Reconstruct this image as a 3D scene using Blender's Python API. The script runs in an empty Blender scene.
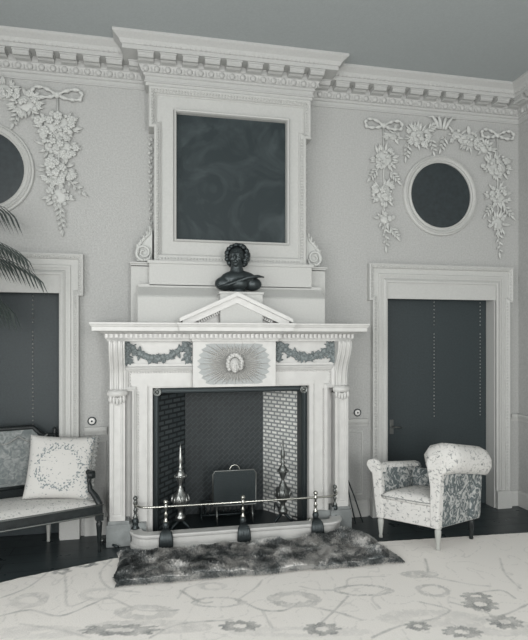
import bpy, bmesh, math, random
from mathutils import Vector, Matrix, noise
PI = math.pi
C = bpy.context.scene.collection
sc = bpy.context.scene
rnd = random.Random(7)

# ------------------------------------------------------------------ helpers
class MB:
    """collects shapes, links them as one mesh object"""
    def __init__(s): s.v = []; s.f = []; s.sm = []
    def add(s, vs, fs, smooth=False):
        b = len(s.v); s.v += [tuple(p) for p in vs]
        for f in fs: s.f.append([b + i for i in f]); s.sm.append(smooth)
        return s
    def box(s, x0, x1, y0, y1, z0, z1, M=None):
        vs = [Vector((x, y, z)) for x in (x0, x1) for y in (y0, y1) for z in (z0, z1)]
        if M: vs = [M @ p for p in vs]
        return s.add(vs, [(0,1,3,2),(4,6,7,5),(0,4,5,1),(2,3,7,6),(0,2,6,4),(1,5,7,3)])
    def bbox(s, x0, x1, y0, y1, z0, z1, b=.006, M=None):
        """box with bevelled edges"""
        bm = bmesh.new(); bmesh.ops.create_cube(bm, size=1)
        for v in bm.verts:
            v.co = Vector(((x0+x1)/2+v.co.x*(x1-x0), (y0+y1)/2+v.co.y*(y1-y0), (z0+z1)/2+v.co.z*(z1-z0)))
        bmesh.ops.bevel(bm, geom=bm.edges[:], offset=b, segments=2, profile=.5, affect='EDGES')
        return s.bm(bm, M, False)
    def bm(s, bm, M=None, smooth=True):
        bm.verts.index_update()
        s.add([(M @ v.co) if M else v.co for v in bm.verts], [[v.index for v in f.verts] for f in bm.faces], smooth)
        bm.free(); return s
    def sphere(s, c, r, M=None, seg=10, rings=7):
        r = (r, r, r) if not hasattr(r, '__len__') else r
        vs = []; fs = []
        for i in range(1, rings):
            t = PI*i/rings
            for j in range(seg):
                a = 2*PI*j/seg; vs.append(Vector((r[0]*math.sin(t)*math.cos(a), r[1]*math.sin(t)*math.sin(a), r[2]*math.cos(t))))
        vs += [Vector((0,0,r[2])), Vector((0,0,-r[2]))]; n = len(vs)
        for i in range(rings-2):
            for j in range(seg):
                a = i*seg+j; b = i*seg+(j+1)%seg; fs.append((a, a+seg, b+seg, b))
        for j in range(seg):
            fs.append((n-2, j, (j+1)%seg)); fs.append((n-1, (rings-2)*seg+(j+1)%seg, (rings-2)*seg+j))
        c = Vector(c)
        return s.add([(M @ p if M else p) + c for p in vs], fs, True)
    def lathe(s, prof, c=(0,0,0), seg=20, M=None, smooth=True):
        vs = []; fs = []; c = Vector(c)
        for r, z in prof:
            for j in range(seg):
                a = 2*PI*j/seg; p = Vector((r*math.cos(a), r*math.sin(a), z)); vs.append((M @ p if M else p) + c)
        for i in range(len(prof)-1):
            for j in range(seg):
                fs.append((i*seg+j, i*seg+(j+1)%seg, (i+1)*seg+(j+1)%seg, (i+1)*seg+j))
        fs.append(list(range(seg))[::-1]); fs.append([(len(prof)-1)*seg+j for j in range(seg)])
        return s.add(vs, fs, smooth)
    def tube(s, pts, r, seg=8, smooth=True):
        pts = [Vector(p) for p in pts]; n = len(pts); rs = r if hasattr(r, '__len__') else [r]*n
        vs = []; fs = []; up = Vector((0,0,1))
        d0 = (pts[1]-pts[0]).normalized()
        a = d0.cross(up)
        if a.length < .05: a = d0.cross(Vector((1,0,0)))
        a.normalize()
        for i in range(n):
            d = (pts[min(i+1,n-1)]-pts[max(i-1,0)]).normalized()
            a = (a - d*a.dot(d)).normalized(); b = d.cross(a)
            for j in range(seg):
                t = 2*PI*j/seg; vs.append(pts[i] + (a*math.cos(t)+b*math.sin(t))*rs[i])
        for i in range(n-1):
            for j in range(seg):
                fs.append((i*seg+j, i*seg+(j+1)%seg, (i+1)*seg+(j+1)%seg, (i+1)*seg+j))
        fs.append(list(range(seg))[::-1]); fs.append([(n-1)*seg+j for j in range(seg)])
        return s.add(vs, fs, smooth)
    def prism(s, poly, fmap, d0, d1):
        """poly: 2D outline, extruded between d0 and d1; fmap(u,v,d)->xyz"""
        n = len(poly)
        vs = [fmap(u, v, d0) for u, v in poly] + [fmap(u, v, d1) for u, v in poly]
        fs = [list(range(n))[::-1], list(range(n, 2*n))] + [(i, (i+1)%n, n+(i+1)%n, n+i) for i in range(n)]
        return s.add(vs, fs)
    def sweep(s, path, prof, fmap, closed=False):
        """path 2D, prof [(offset to the left of travel, h)], fmap(u,v,h)->xyz; mitred corners"""
        P = [Vector(p) for p in path]; n = len(P); rows = []
        for i in range(n):
            a = P[i]-P[i-1] if (closed or i > 0) else P[1]-P[0]
            b = P[(i+1)%n]-P[i] if (closed or i < n-1) else P[i]-P[i-1]
            a.normalize(); b.normalize()
            na = Vector((-a.y, a.x)); nb = Vector((-b.y, b.x)); m = na+nb
            m = m/m.dot(na) if m.length > 1e-6 else na
            rows.append([fmap(P[i].x+m.x*o, P[i].y+m.y*o, h) for o, h in prof])
        k = len(prof); vs = [p for r in rows for p in r]; fs = []
        for i in range(n if closed else n-1):
            j = (i+1) % n
            for q in range(k-1): fs.append((i*k+q, j*k+q, j*k+q+1, i*k+q+1))
        if not closed: fs.append(list(range(k))); fs.append([(n-1)*k+q for q in range(k)][::-1])
        return s.add(vs, fs)
    def build(s, name, mat=None, parent=None, bevel=0, M=None, fixn=True):
        me = bpy.data.meshes.new(name); v = s.v if M is None else [M @ Vector(p) for p in s.v]
        me.from_pydata(v, [], s.f); me.polygons.foreach_set('use_smooth', s.sm)
        if fixn and len(s.f) < 60000:
            bm = bmesh.new(); bm.from_mesh(me); bmesh.ops.recalc_face_normals(bm, faces=bm.faces[:]); bm.to_mesh(me); bm.free()
        o = bpy.data.objects.new(name, me); C.objects.link(o)
        if mat: me.materials.append(mat)
        if parent: o.parent = parent
        if bevel:
            m = o.modifiers.new('bevel', 'BEVEL'); m.width = bevel; m.segments = 2; m.limit_method = 'ANGLE'
        return o

def thing(name, label, cat, loc=(0,0,0), rz=0, group=None):
    o = bpy.data.objects.new(name, None); o.empty_display_size = .1; C.objects.link(o)
    o.location = loc; o.rotation_euler = (0,0,rz); o['label'] = label; o['category'] = cat
    if group: o['group'] = group
    return o
def tag(o, label, cat, group=None):
    o['label'] = label; o['category'] = cat
    if group: o['group'] = group
    return o
def struct(o): o['kind'] = 'structure'; return o
def copy_tree(o, parent=None):
    c = o.copy(); C.objects.link(c); c.parent = parent
    for ch in [k for k in bpy.data.objects if k.parent == o]: copy_tree(ch, c)
    return c
def solid(mb, voxel, name, mat, parent, smooth_it=4):
    """fuse overlapping lumps into one continuous skin"""
    o = mb.build(name+'_tmp', mat, None, fixn=False)
    m = o.modifiers.new('r', 'REMESH'); m.mode = 'VOXEL'; m.voxel_size = voxel; m.use_smooth_shade = True
    if smooth_it:
        q = o.modifiers.new('s', 'SMOOTH'); q.iterations = smooth_it; q.factor = .5
    dg = bpy.context.evaluated_depsgraph_get(); dg.update()
    me = bpy.data.meshes.new_from_object(o.evaluated_get(dg)); me.name = name
    for p in me.polygons: p.use_smooth = True
    bpy.data.objects.remove(o)
    r = bpy.data.objects.new(name, me); C.objects.link(r); r.parent = parent
    if not me.materials: me.materials.append(mat)
    return r

# ------------------------------------------------------------------ materials
def mat(name, col, rough=.6, metal=0, spec=.5, noise_amt=0, noise_scale=20, bump=0, bump_scale=80, col2=None):
    m = bpy.data.materials.new(name); m.use_nodes = True; nt = m.node_tree; N = nt.nodes; L = nt.links
    b = N['Principled BSDF']; b.inputs['Base Color'].default_value = (*col, 1); b.inputs['Roughness'].default_value = rough
    b.inputs['Metallic'].default_value = metal; b.inputs['Specular IOR Level'].default_value = spec
    tc = N.new('ShaderNodeTexCoord')
    if noise_amt or col2:
        n = N.new('ShaderNodeTexNoise'); n.inputs['Scale'].default_value = noise_scale; n.inputs['Detail'].default_value = 5
        L.new(tc.outputs['Object'], n.inputs['Vector'])
        r = N.new('ShaderNodeValToRGB'); r.color_ramp.elements[0].position = .35; r.color_ramp.elements[1].position = .65
        c2 = col2 or tuple(c*(1-noise_amt) for c in col)
        r.color_ramp.elements[0].color = (*c2, 1); r.color_ramp.elements[1].color = (*col, 1)
        L.new(n.outputs['Fac'], r.inputs['Fac']); L.new(r.outputs['Color'], b.inputs['Base Color'])
    if bump:
        n = N.new('ShaderNodeTexNoise'); n.inputs['Scale'].default_value = bump_scale; n.inputs['Detail'].default_value = 3
        L.new(tc.outputs['Object'], n.inputs['Vector'])
        bp = N.new('ShaderNodeBump'); bp.inputs['Strength'].default_value = bump; bp.inputs['Distance'].default_value = .01
        L.new(n.outputs['Fac'], bp.inputs['Height']); L.new(bp.outputs['Normal'], b.inputs['Normal'])
    return m
def nd(m): return m.node_tree.nodes, m.node_tree.links, m.node_tree.nodes['Principled BSDF']
def mth(N, L, op, a, b=None, c=None):
    n = N.new('ShaderNodeMath'); n.operation = op
    for i, x in enumerate((a, b, c)):
        if x is None: continue
        if isinstance(x, (int, float)): n.inputs[i].default_value = x
        else: L.new(x, n.inputs[i])
    return n.outputs[0]
def ramp(N, L, fac, stops):
    r = N.new('ShaderNodeValToRGB'); e = r.color_ramp.elements
    e[0].position, e[0].color = stops[0][0], (*stops[0][1], 1); e[1].position, e[1].color = stops[1][0], (*stops[1][1], 1)
    for p, c in stops[2:]:
        q = e.new(p); q.color = (*c, 1)
    L.new(fac, r.inputs['Fac']); return r.outputs['Color']

DK = (.026, .038, .042)
M_wall = mat('wall_paint', (.435,.44,.43), .85, noise_amt=.16, noise_scale=70, bump=.4, bump_scale=170)
M_ceil = mat('ceiling_paint', (.37,.40,.405), .9, noise_amt=.06, noise_scale=60, bump=.2, bump_scale=120)
M_trim = mat('painted_plaster', (.475,.48,.465), .6, noise_amt=.06, noise_scale=70)
M_corn = mat('cornice_plaster', (.445,.45,.44), .7, noise_amt=.06, noise_scale=70)
M_marble = mat('white_marble', (.565,.565,.55), .38, noise_amt=.08, noise_scale=14)
M_carve = mat('carved_plaster', (.50,.51,.495), .7)
M_garl = mat('grey_carved_marble', (.20,.23,.235), .5, noise_amt=.3, noise_scale=40)
M_rayg = mat('ray_ground_marble', (.34,.36,.36), .5)
M_door = mat('dark_leather', DK, .55, noise_amt=.25, noise_scale=60, bump=.2, bump_scale=130)
M_iron = mat('black_iron', (.03,.04,.043), .42, metal=.5)
M_bronze = mat('dark_bronze', (.045,.055,.058), .38, metal=.6)
M_brass = mat('brass', (.50,.50,.46), .25, metal=1)
M_dbrass = mat('tarnished_brass', (.16,.17,.165), .35, metal=.8)
M_wood = mat('dark_mahogany', (.02,.025,.026), .35, spec=.3, noise_amt=.4, noise_scale=30)
M_lwood = mat('gilt_wood', (.38,.39,.37), .4)
M_white = mat('white_enamel', (.75,.75,.73), .3)

# floor: polished dark boards
M_floor = mat('polished_boards', (.035,.045,.048), .16, spec=.16)
N, L, B = nd(M_floor); tc = N.new('ShaderNodeTexCoord')
bt = N.new('ShaderNodeTexBrick'); L.new(tc.outputs['Object'], bt.inputs['Vector'])
bt.inputs['Color1'].default_value = (.050,.062,.065,1); bt.inputs['Color2'].default_value = (.036,.046,.049,1); bt.inputs['Mortar'].default_value = (.008,.01,.011,1)
bt.inputs['Scale'].default_value = 1; bt.inputs['Brick Width'].default_value = 2.2; bt.inputs['Row Height'].default_value = .16; bt.inputs['Mortar Size'].default_value = .003
L.new(bt.outputs['Color'], B.inputs['Base Color'])
nz = N.new('ShaderNodeTexNoise'); nz.inputs['Scale'].default_value = 9; L.new(tc.outputs['Object'], nz.inputs['Vector'])
L.new(mth(N, L, 'MULTIPLY_ADD', nz.outputs['Fac'], .22, .2), B.inputs['Roughness'])

# bricks of the fireplace cheeks: coursed along depth
def brick_mat(name, c1, c2, mortar, bw, rh, ms, use):
    m = mat(name, c1, .6); N, L, B = nd(m); tc = N.new('ShaderNodeTexCoord'); sp = N.new('ShaderNodeSeparateXYZ'); L.new(tc.outputs['Object'], sp.inputs[0])
    cb = N.new('ShaderNodeCombineXYZ')
    if use == 'yz': L.new(sp.outputs['Y'], cb.inputs[0]); L.new(sp.outputs['Z'], cb.inputs[1])
    else:           # laid diagonally, as a herringbone
        L.new(mth(N, L, 'ADD', sp.outputs['X'], sp.outputs['Z']), cb.inputs[0]); L.new(mth(N, L, 'SUBTRACT', sp.outputs['X'], sp.outputs['Z']), cb.inputs[1])
    bt = N.new('ShaderNodeTexBrick'); L.new(cb.outputs[0], bt.inputs['Vector'])
    bt.inputs['Color1'].default_value = (*c1,1); bt.inputs['Color2'].default_value = (*c2,1); bt.inputs['Mortar'].default_value = (*mortar,1)
    bt.inputs['Scale'].default_value = 1; bt.inputs['Brick Width'].default_value = bw; bt.inputs['Row Height'].default_value = rh; bt.inputs['Mortar Size'].default_value = ms
    L.new(bt.outputs['Color'], B.inputs['Base Color'])
    bp = N.new('ShaderNodeBump'); bp.inputs['Strength'].default_value = .5; bp.inputs['Distance'].default_value = .01; bp.invert = True
    L.new(bt.outputs['Fac'], bp.inputs['Height']); L.new(bp.outputs['Normal'], B.inputs['Normal'])
    return m
M_cheek = brick_mat('cheek_bricks', (.86,.86,.83), (.66,.67,.65), (.27,.29,.29), .062, .036, .008, 'yz')  # right cheek: lit copy of the bricks, brightness painted in
M_cheekd = brick_mat('shaded_cheek_bricks', (.075,.09,.095), (.05,.065,.07), (.014,.018,.02), .11, .045, .009, 'yz')  # left cheek: shaded copy of the bricks, its shade painted into the colour
M_back = brick_mat('herringbone_bricks', (.022,.03,.033), (.015,.021,.023), (.042,.052,.056), .10, .05, .006, 'xz')

# painting canvas: dark, faint brown-grey shapes
M_canvas = mat('dark_canvas', DK, .6, spec=.3); N, L, B = nd(M_canvas); tc = N.new('ShaderNodeTexCoord')
nz = N.new('ShaderNodeTexNoise'); nz.inputs['Scale'].default_value = 3.2; nz.inputs['Detail'].default_value = 6; nz.inputs['Distortion'].default_value = 1.5
L.new(tc.outputs['Object'], nz.inputs['Vector'])
L.new(ramp(N, L, nz.outputs['Fac'], [(.45, (.020,.030,.033)), (.74, (.05,.064,.068))]), B.inputs['Base Color'])
M_glass = mat('dark_roundel', (.024,.034,.038), .5, noise_amt=.3, noise_scale=30)

# fabrics
def fabric(name, ground, motif, lo, hi, scale, mirror=False, dist=1.0):
    m = mat(name, ground, .9, spec=.2); N, L, B = nd(m); tc = N.new('ShaderNodeTexCoord'); vec = tc.outputs['Object']
    if mirror:
        sp = N.new('ShaderNodeSeparateXYZ'); L.new(vec, sp.inputs[0]); cb = N.new('ShaderNodeCombineXYZ')
        L.new(mth(N, L, 'PINGPONG', mth(N, L, 'ADD', sp.outputs['X'], 5.0), .145), cb.inputs[0]); L.new(mth(N, L, 'PINGPONG', mth(N, L, 'ADD', sp.outputs['Y'], 5.08), .15), cb.inputs[1])
        L.new(mth(N, L, 'MULTIPLY', sp.outputs['Z'], .75), cb.inputs[2]); vec = cb.outputs[0]
    n = N.new('ShaderNodeTexNoise'); n.inputs['Scale'].default_value = scale; n.inputs['Detail'].default_value = 4; n.inputs['Distortion'].default_value = dist
    L.new(vec, n.inputs['Vector'])
    L.new(ramp(N, L, n.outputs['Fac'], [(lo, ground), (hi, motif)]), B.inputs['Base Color'])
    w = N.new('ShaderNodeTexNoise'); w.inputs['Scale'].default_value = 260; L.new(tc.outputs['Object'], w.inputs['Vector'])
    bp = N.new('ShaderNodeBump'); bp.inputs['Strength'].default_value = .35; bp.inputs['Distance'].default_value = .004
    L.new(w.outputs['Fac'], bp.inputs['Height']); L.new(bp.outputs['Normal'], B.inputs['Normal'])
    return m
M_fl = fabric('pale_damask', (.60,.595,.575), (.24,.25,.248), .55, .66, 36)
M_fd = fabric('shaded_damask', (.10,.12,.125), (.42,.43,.42), .46, .60, 22, True, 1.8)  # same damask for arm sides and back, their shade painted into the ground
M_tap = fabric('tapestry', (.15,.17,.172), (.29,.305,.30), .40, .66, 24, False, 1.2)
M_seat = fabric('pale_tapestry', (.58,.575,.555), (.20,.22,.22), .57, .68, 52)
M_fringe = mat('fringe', (.33,.34,.33), .9, noise_amt=.5, noise_scale=150)

# cushion: wreath of small dark sprigs on white, in the cushion's own plane
M_cush = mat('embroidered_cushion', (.54,.535,.515), .85); N, L, B = nd(M_cush); tc = N.new('ShaderNodeTexCoord')
sp = N.new('ShaderNodeSeparateXYZ'); L.new(tc.outputs['Object'], sp.inputs[0])
rr = mth(N, L, 'SQRT', mth(N, L, 'ADD', mth(N, L, 'POWER', sp.outputs['X'], 2.0), mth(N, L, 'POWER', sp.outputs['Z'], 2.0)))
ring = mth(N, L, 'SUBTRACT', 1.0, mth(N, L, 'MULTIPLY', mth(N, L, 'ABSOLUTE', mth(N, L, 'SUBTRACT', rr, .155)), 22.0))
edge = mth(N, L, 'MAXIMUM', mth(N, L, 'MULTIPLY', mth(N, L, 'SUBTRACT', sp.outputs['X'], .15), 13.0), ring)
nz = N.new('ShaderNodeTexNoise'); nz.inputs['Scale'].default_value = 62; nz.inputs['Detail'].default_value = 2; L.new(tc.outputs['Object'], nz.inputs['Vector'])
f = mth(N, L, 'ADD', nz.outputs['Fac'], mth(N, L, 'MULTIPLY', mth(N, L, 'MINIMUM', mth(N, L, 'MAXIMUM', edge, 0.0), 1.0), .16))
L.new(ramp(N, L, f, [(.64, (.54,.535,.515)), (.70, (.20,.23,.24))]), B.inputs['Base Color'])

# carpet: pattern carried as a woven mask on the mesh
M_carpet = mat('pale_carpet', (.90,.875,.835), .95, spec=.1); N, L, B = nd(M_carpet)
at_ = N.new('ShaderNodeAttribute'); at_.attribute_name = 'weave'
tc = N.new('ShaderNodeTexCoord'); nz = N.new('ShaderNodeTexNoise'); nz.inputs['Scale'].default_value = 120; L.new(tc.outputs['Object'], nz.inputs['Vector'])
f = mth(N, L, 'MULTIPLY', at_.outputs['Fac'], mth(N, L, 'MULTIPLY_ADD', nz.outputs['Fac'], 1.2, .4))
L.new(ramp(N, L, f, [(0, (.90,.87,.83)), (1, (.22,.23,.23))]), B.inputs['Base Color'])
bp = N.new('ShaderNodeBump'); bp.inputs['Strength'].default_value = .3; bp.inputs['Distance'].default_value = .008
L.new(nz.outputs['Fac'], bp.inputs['Height']); L.new(bp.outputs['Normal'], B.inputs['Normal'])

# fur
M_fur = mat('dark_fur', (.14,.155,.155), .75, spec=.25); N, L, B = nd(M_fur); tc = N.new('ShaderNodeTexCoord')
nz = N.new('ShaderNodeTexNoise'); nz.inputs['Scale'].default_value = 9; nz.inputs['Detail'].default_value = 6; nz.inputs['Distortion'].default_value = .8
L.new(tc.outputs['Object'], nz.inputs['Vector'])
n2 = N.new('ShaderNodeTexNoise'); n2.inputs['Scale'].default_value = 75; n2.inputs['Detail'].default_value = 3; L.new(tc.outputs['Object'], n2.inputs['Vector'])
n3 = N.new('ShaderNodeTexNoise'); n3.inputs['Scale'].default_value = 2.2; L.new(tc.outputs['Object'], n3.inputs['Vector'])
ff = mth(N, L, 'ADD', mth(N, L, 'MULTIPLY', nz.outputs['Fac'], .55), mth(N, L, 'ADD', mth(N, L, 'MULTIPLY', n2.outputs['Fac'], .35), mth(N, L, 'MULTIPLY_ADD', n3.outputs['Fac'], .45, -.17)))
L.new(ramp(N, L, ff, [(.34, (.06,.07,.072)), (.58, (.66,.65,.63)), (.46, (.22,.235,.235))]), B.inputs['Base Color'])
M_plinth = mat('grey_marble', (.26,.28,.28), .35, noise_amt=.3, noise_scale=12)
M_and = mat('bright_andiron_brass', (.34,.35,.34), .3, metal=.9)
M_leaf = mat('palm_leaf', (.06,.075,.07), .38)
M_pot = mat('glazed_pot', (.25,.27,.27), .3)

# ------------------------------------------------------------------ room
XL, XR, YF, ZC = -2.75, 3.55, -8.5, 4.09
CX = .642                       # axis of the fireplace
DR, DLx = 2.697, -1.35          # centres of the two doorways
DH, DW = 2.19, .573             # opening height, half width
def xz(u, v, h): return (u, -h, v)       # on the back wall; h = distance out from it
o = struct(MB().box(XL-.3, XR+.3, YF-.3, .3, -.12, 0).build('floor', M_floor))
o = struct(MB().box(XL-.3, XR+.3, YF-.3, .3, ZC, ZC+.12).build('ceiling', M_ceil))
mb = MB(); T = .3
xs = [XL-.3, DLx-DW, DLx+DW, CX-.68, CX+.68, DR-DW, DR+DW, XR+.3]
mb.box(xs[0], xs[1], 0, T, 0, ZC); mb.box(xs[2], xs[3], 0, T, 0, ZC); mb.box(xs[4], xs[5], 0, T, 0, ZC); mb.box(xs[6], xs[7], 0, T, 0, ZC)
mb.box(xs[1], xs[2], 0, T, DH, ZC); mb.box(xs[5], xs[6], 0, T, DH, ZC); mb.box(xs[3], xs[4], 0, T, 1.27, ZC)
struct(mb.build('wall_back', M_wall))
struct(MB().box(XR, XR+.3, YF, 0, 0, ZC).build('wall_right', M_wall))
# left wall and front wall carry the daylight windows (behind and beside the camera)
wins_l = [(-4.3, -2.5), (-7.2, -5.4)]; WZ0, WZ1 = .5, 3.5
mb = MB(); mb.box(XL-.3, XL, YF, 0, 0, WZ0); mb.box(XL-.3, XL, YF, 0, WZ1, ZC)
mb.box(XL-.3, XL, -2.5, 0, WZ0, WZ1); mb.box(XL-.3, XL, -5.4, -4.3, WZ0, WZ1); mb.box(XL-.3, XL, YF, -7.2, WZ0, WZ1)
struct(mb.build('wall_left', M_wall))
wins_f = [(-1.9, -.5), (1.2, 2.6)]
mb = MB(); mb.box(XL-.3, XR+.3, YF-.3, YF, 0, WZ0); mb.box(XL-.3, XR+.3, YF-.3, YF, WZ1, ZC)
mb.box(XL-.3, -1.9, YF-.3, YF, WZ0, WZ1); mb.box(-.5, 1.2, YF-.3, YF, WZ0, WZ1); mb.box(2.6, XR+.3, YF-.3, YF, WZ0, WZ1)
struct(mb.build('wall_front', M_wall))
k = 1
for y0, y1 in wins_l:
    mb = MB(); X = XL-.15
    mb.box(X-.03, X+.03, y0, y0+.06, WZ0, WZ1); mb.box(X-.03, X+.03, y1-.06, y1, WZ0, WZ1)
    mb.box(X-.03, X+.03, y0, y1, WZ0, WZ0+.06); mb.box(X-.03, X+.03, y0, y1, WZ1-.06, WZ1); mb.box(X-.03, X+.03, y0, y1, 1.97, 2.03)
    for q in (1, 2): yy = y0+(y1-y0)*q/3; mb.box(X-.012, X+.012, yy-.012, yy+.012, WZ0, WZ1)
    struct(mb.build('window_%d' % k, M_trim)); k += 1
for x0, x1 in wins_f:
    mb = MB(); Y = YF-.15
    mb.box(x0, x0+.06, Y-.03, Y+.03, WZ0, WZ1); mb.box(x1-.06, x1, Y-.03, Y+.03, WZ0, WZ1)
    mb.box(x0, x1, Y-.03, Y+.03, WZ0, WZ0+.06); mb.box(x0, x1, Y-.03, Y+.03, WZ1-.06, WZ1); mb.box(x0, x1, Y-.03, Y+.03, 1.97, 2.03)
    struct(mb.build('window_%d' % k, M_trim)); k += 1

# cornice: one run around the whole room, breaking forward over the chimneypiece
BL, BR, BY = -.085, 1.361, -.16
path = [(XL, YF), (XR, YF), (XR, 0), (BR, 0), (BR, BY), (BL, BY), (BL, 0), (XL, 0)]
prof = [(0,3.80),(.010,3.80),(.010,3.812),(.004,3.818),(.004,3.848),(.018,3.854),(.018,3.872),(.030,3.875),(.050,3.918),(.052,3.922),(.060,3.924),(.060,3.972),
        (.18,3.972),(.18,4.004),(.19,4.008),(.198,4.022),(.206,4.036),(.225,4.05),(.243,4.062),(.25,4.068),(.25,4.089),(0,4.089)]
mb = MB().sweep(path, prof, lambda u, v, h: (u, v, h), True)
def along(a, b, s0, step):
    a = Vector(a); b = Vector(b); L_ = (b-a).length; n = int((L_-2*s0)/step); m = (L_-n*step)/2
    return [a+(b-a)*((m+step*i)/L_) for i in range(n+1)], (b-a).normalized()
def enrich(a, b, nrm, inset, mod=True):
    nrm = Vector(nrm)
    pts, d = along(a, b, inset, .09)
    for p in pts:        # eggs
        R = Matrix(((d.x, nrm.x, 0), (d.y, nrm.y, 0), (0, 0, 1)))
        q = p+nrm*.042
        mb.sphere((q.x, q.y, 3.897), (.026, .018, .027), R, 8, 5)
        e = p+d*.045+nrm*.04
        mb.sphere((e.x, e.y, 3.894), (.006, .012, .024), R, 5, 4)
    pts, d = along(a, b, -.15 if inset < 0 else inset, .04)
    for p in pts:        # bead row under the crown
        q = p+nrm*.188; mb.sphere((q.x, q.y, 4.012), .011, None, 5, 4)
    pts, d = along(a, b, .02 if inset > 0 else -.04, .18)
    for p in pts:        # modillions
        R = Matrix(((d.x, nrm.x, 0, p.x), (d.y, nrm.y, 0, p.y), (0, 0, 1, 0), (0, 0, 0, 1)))
        mb.prism([(.058, 3.97), (.165, 3.97), (.165, 3.942), (.15, 3.930), (.12, 3.934), (.10, 3.926), (.058, 3.925)],
                 lambda u, v, w: tuple(R @ Vector((w, u, v))), -.062, .062)
        mb.box(-.068, .068, .058, .172, 3.96, 3.971, R)
enrich((XL, 0), (BL, 0), (0, -1), .09); enrich((BL-.03, BY), (BR+.03, BY), (0, -1), .02)
enrich((BR, 0), (XR, 0), (0, -1), .1); enrich((XR, 0), (XR, -4), (-1, 0), .1)
struct(mb.build('trim_1', M_corn)).name = 'trim_1'
# frieze block of the break, under the cornice
struct(MB().box(BL, BR, BY, 0, 3.775, 3.82).build('trim_2', M_trim))

# dado rail and skirting
def rail(a, b, name):
    pr = [(0,.845),(.012,.845),(.016,.86),(.03,.885),(.034,.905),(.028,.915),(0,.915)]
    m = MB().sweep([a, b], pr, lambda u, v, h: (u, v, h))
    m.sweep([a, b], [(0,0),(.02,0),(.02,.13),(.012,.15),(0,.15)], lambda u, v, h: (u, v, h))
    struct(m.build(name, M_trim))
rail((xs[3]-.37, 0), (-.588, 0), 'trim_3'); rail((1.941, 0), (CX+1.0, 0), 'trim_4'); rail((XR, 0), (3.452, 0), 'trim_5'); rail((XR, -5), (XR, 0), 'trim_6')
rail((-2.11, 0), (XL, 0), 'trim_7')
# raised dado panels between door and chimneypiece
for n, (a, b) in enumerate([(-.56, -.41), (1.70, 1.90)]):
    m = MB().sweep([(a, .2), (a, .80), (b, .80), (b, .2)], [(0,0),(0,-.0),(-.004,.008),(-.012,.008),(-.016,0)], xz, True)
    struct(m.build('trim_%d' % (8+n), M_trim))
# dark corner of right wall
# ------------------------------------------------------------------ doors
def doorway(cx, n, label_side):
    # surround with eared corners, carved outer moulding
    a, e, top, ear = .72, .755, 2.365, 2.02
    pts = [(cx-a, .17), (cx-a, ear), (cx-e, ear), (cx-e, top), (cx+e, top), (cx+e, ear), (cx+a, ear), (cx+a, .17)]
    m = MB()
    m.sweep(pts[::-1], [(0,0),(0,.062),(.012,.066),(.024,.058),(.04,.048),(.044,.036),(.044,0)], xz)
    for (p, q) in zip(pts, pts[1:]):
        P0 = Vector(p); Q0 = Vector(q); L_ = (Q0-P0).length; k = max(1, int(L_/.03))
        nn = Vector((Q0.y-P0.y, -(Q0.x-P0.x))).normalized()
        for i in range(k):
            w = P0+(Q0-P0)*((i+.5)/k)+nn*.028
            m.sphere(xz(w.x, w.y, .056), (.010,.008,.010), None, 5, 4)
    # flat field
    m.box(cx-a+.03, cx-DW-.0, -.036, 0, .17, DH); m.box(cx+DW, cx+a-.03, -.036, 0, .17, DH)
    m.box(cx-a+.03, cx+a-.03, -.0355, 0, DH, ear+.02)
    m.box(cx-e+.03, cx-DW, -.0358, 0, ear+.03, top-.03); m.box(cx+DW, cx+e-.03, -.0358, 0, ear+.03, top-.03); m.box(cx-DW, cx+DW, -.0358, 0, DH, top-.03)
    # inner steps
    q = [(cx-DW, .17), (cx-DW, DH), (cx+DW, DH), (cx+DW, .17)]
    m.sweep(q, [(0,0),(0,.052),(.018,.056),(.036,.044),(.04,.036),(.04,0)], xz)
    m.sweep(q, [(.06,.03),(.06,.046),(.08,.046),(.085,.036),(.085,.03)], xz)
    # plinth blocks
    m.box(cx-a-.008, cx-DW, -.072, 0, 0, .17); m.box(cx+DW, cx+a+.008, -.072, 0, 0, .17)
    # reveal lining
    m.box(cx-DW-.001, cx-DW+.012, -.03, .1, 0, DH); m.box(cx+DW-.012, cx+DW+.001, -.03, .1, 0, DH); m.box(cx-DW, cx+DW, -.03, .1, DH-.012, DH+.001)
    struct(m.build('trim_%d' % (10+n), M_trim, bevel=0))
    d = MB().bbox(cx-DW+.013, cx+DW-.013, .10, .15, .005, DH-.013, .004).build('door_%d' % n, M_door); struct(d)
    return d
d1 = doorway(DLx, 1, 'left'); d2 = doorway(DR, 2, 'right')
def studs(rects, gap=.033):
    m = MB()
    for x0, x1, z0, z1, sides in rects:
        segs = {'l': ((x0,z0),(x0,z1)), 'r': ((x1,z0),(x1,z1)), 'b': ((x0,z0),(x1,z0)), 't': ((x0,z1),(x1,z1))}
        for s_ in sides:
            (a, b), (c, e) = segs[s_]; n = int(math.hypot(c-a, e-b)/gap)
            for i in range(n+1): m.sphere((a+(c-a)*i/n, .098, b+(e-b)*i/n), (.0075,.006,.0075), None, 6, 4)
    return m
studs([(2.685,3.19,.90,1.71,'lr'), (2.685,3.19,1.80,2.06,'lr')]).build('nail_trim', M_and, d2)
studs([(-1.62,-1.02,.90,1.72,'lrb'), (-1.62,-1.02,1.80,2.06,'lr')]).build('nail_trim', M_and, d1)
def door_handle(x, z, par):
    m = MB(); m.bbox(x-.02, x+.02, .092, .101, z-.07, z+.07, .003); m.tube([(x,.095,z),(x,.055,z)], .008); m.tube([(x,.055,z),(x+.03,.05,z+.004),(x+.085,.055,z-.008)], [.008,.009,.006])
    m.build('door_handle', M_dbrass, par)
door_handle(2.235, .81, d2); door_handle(-1.80, .95, d1)

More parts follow.
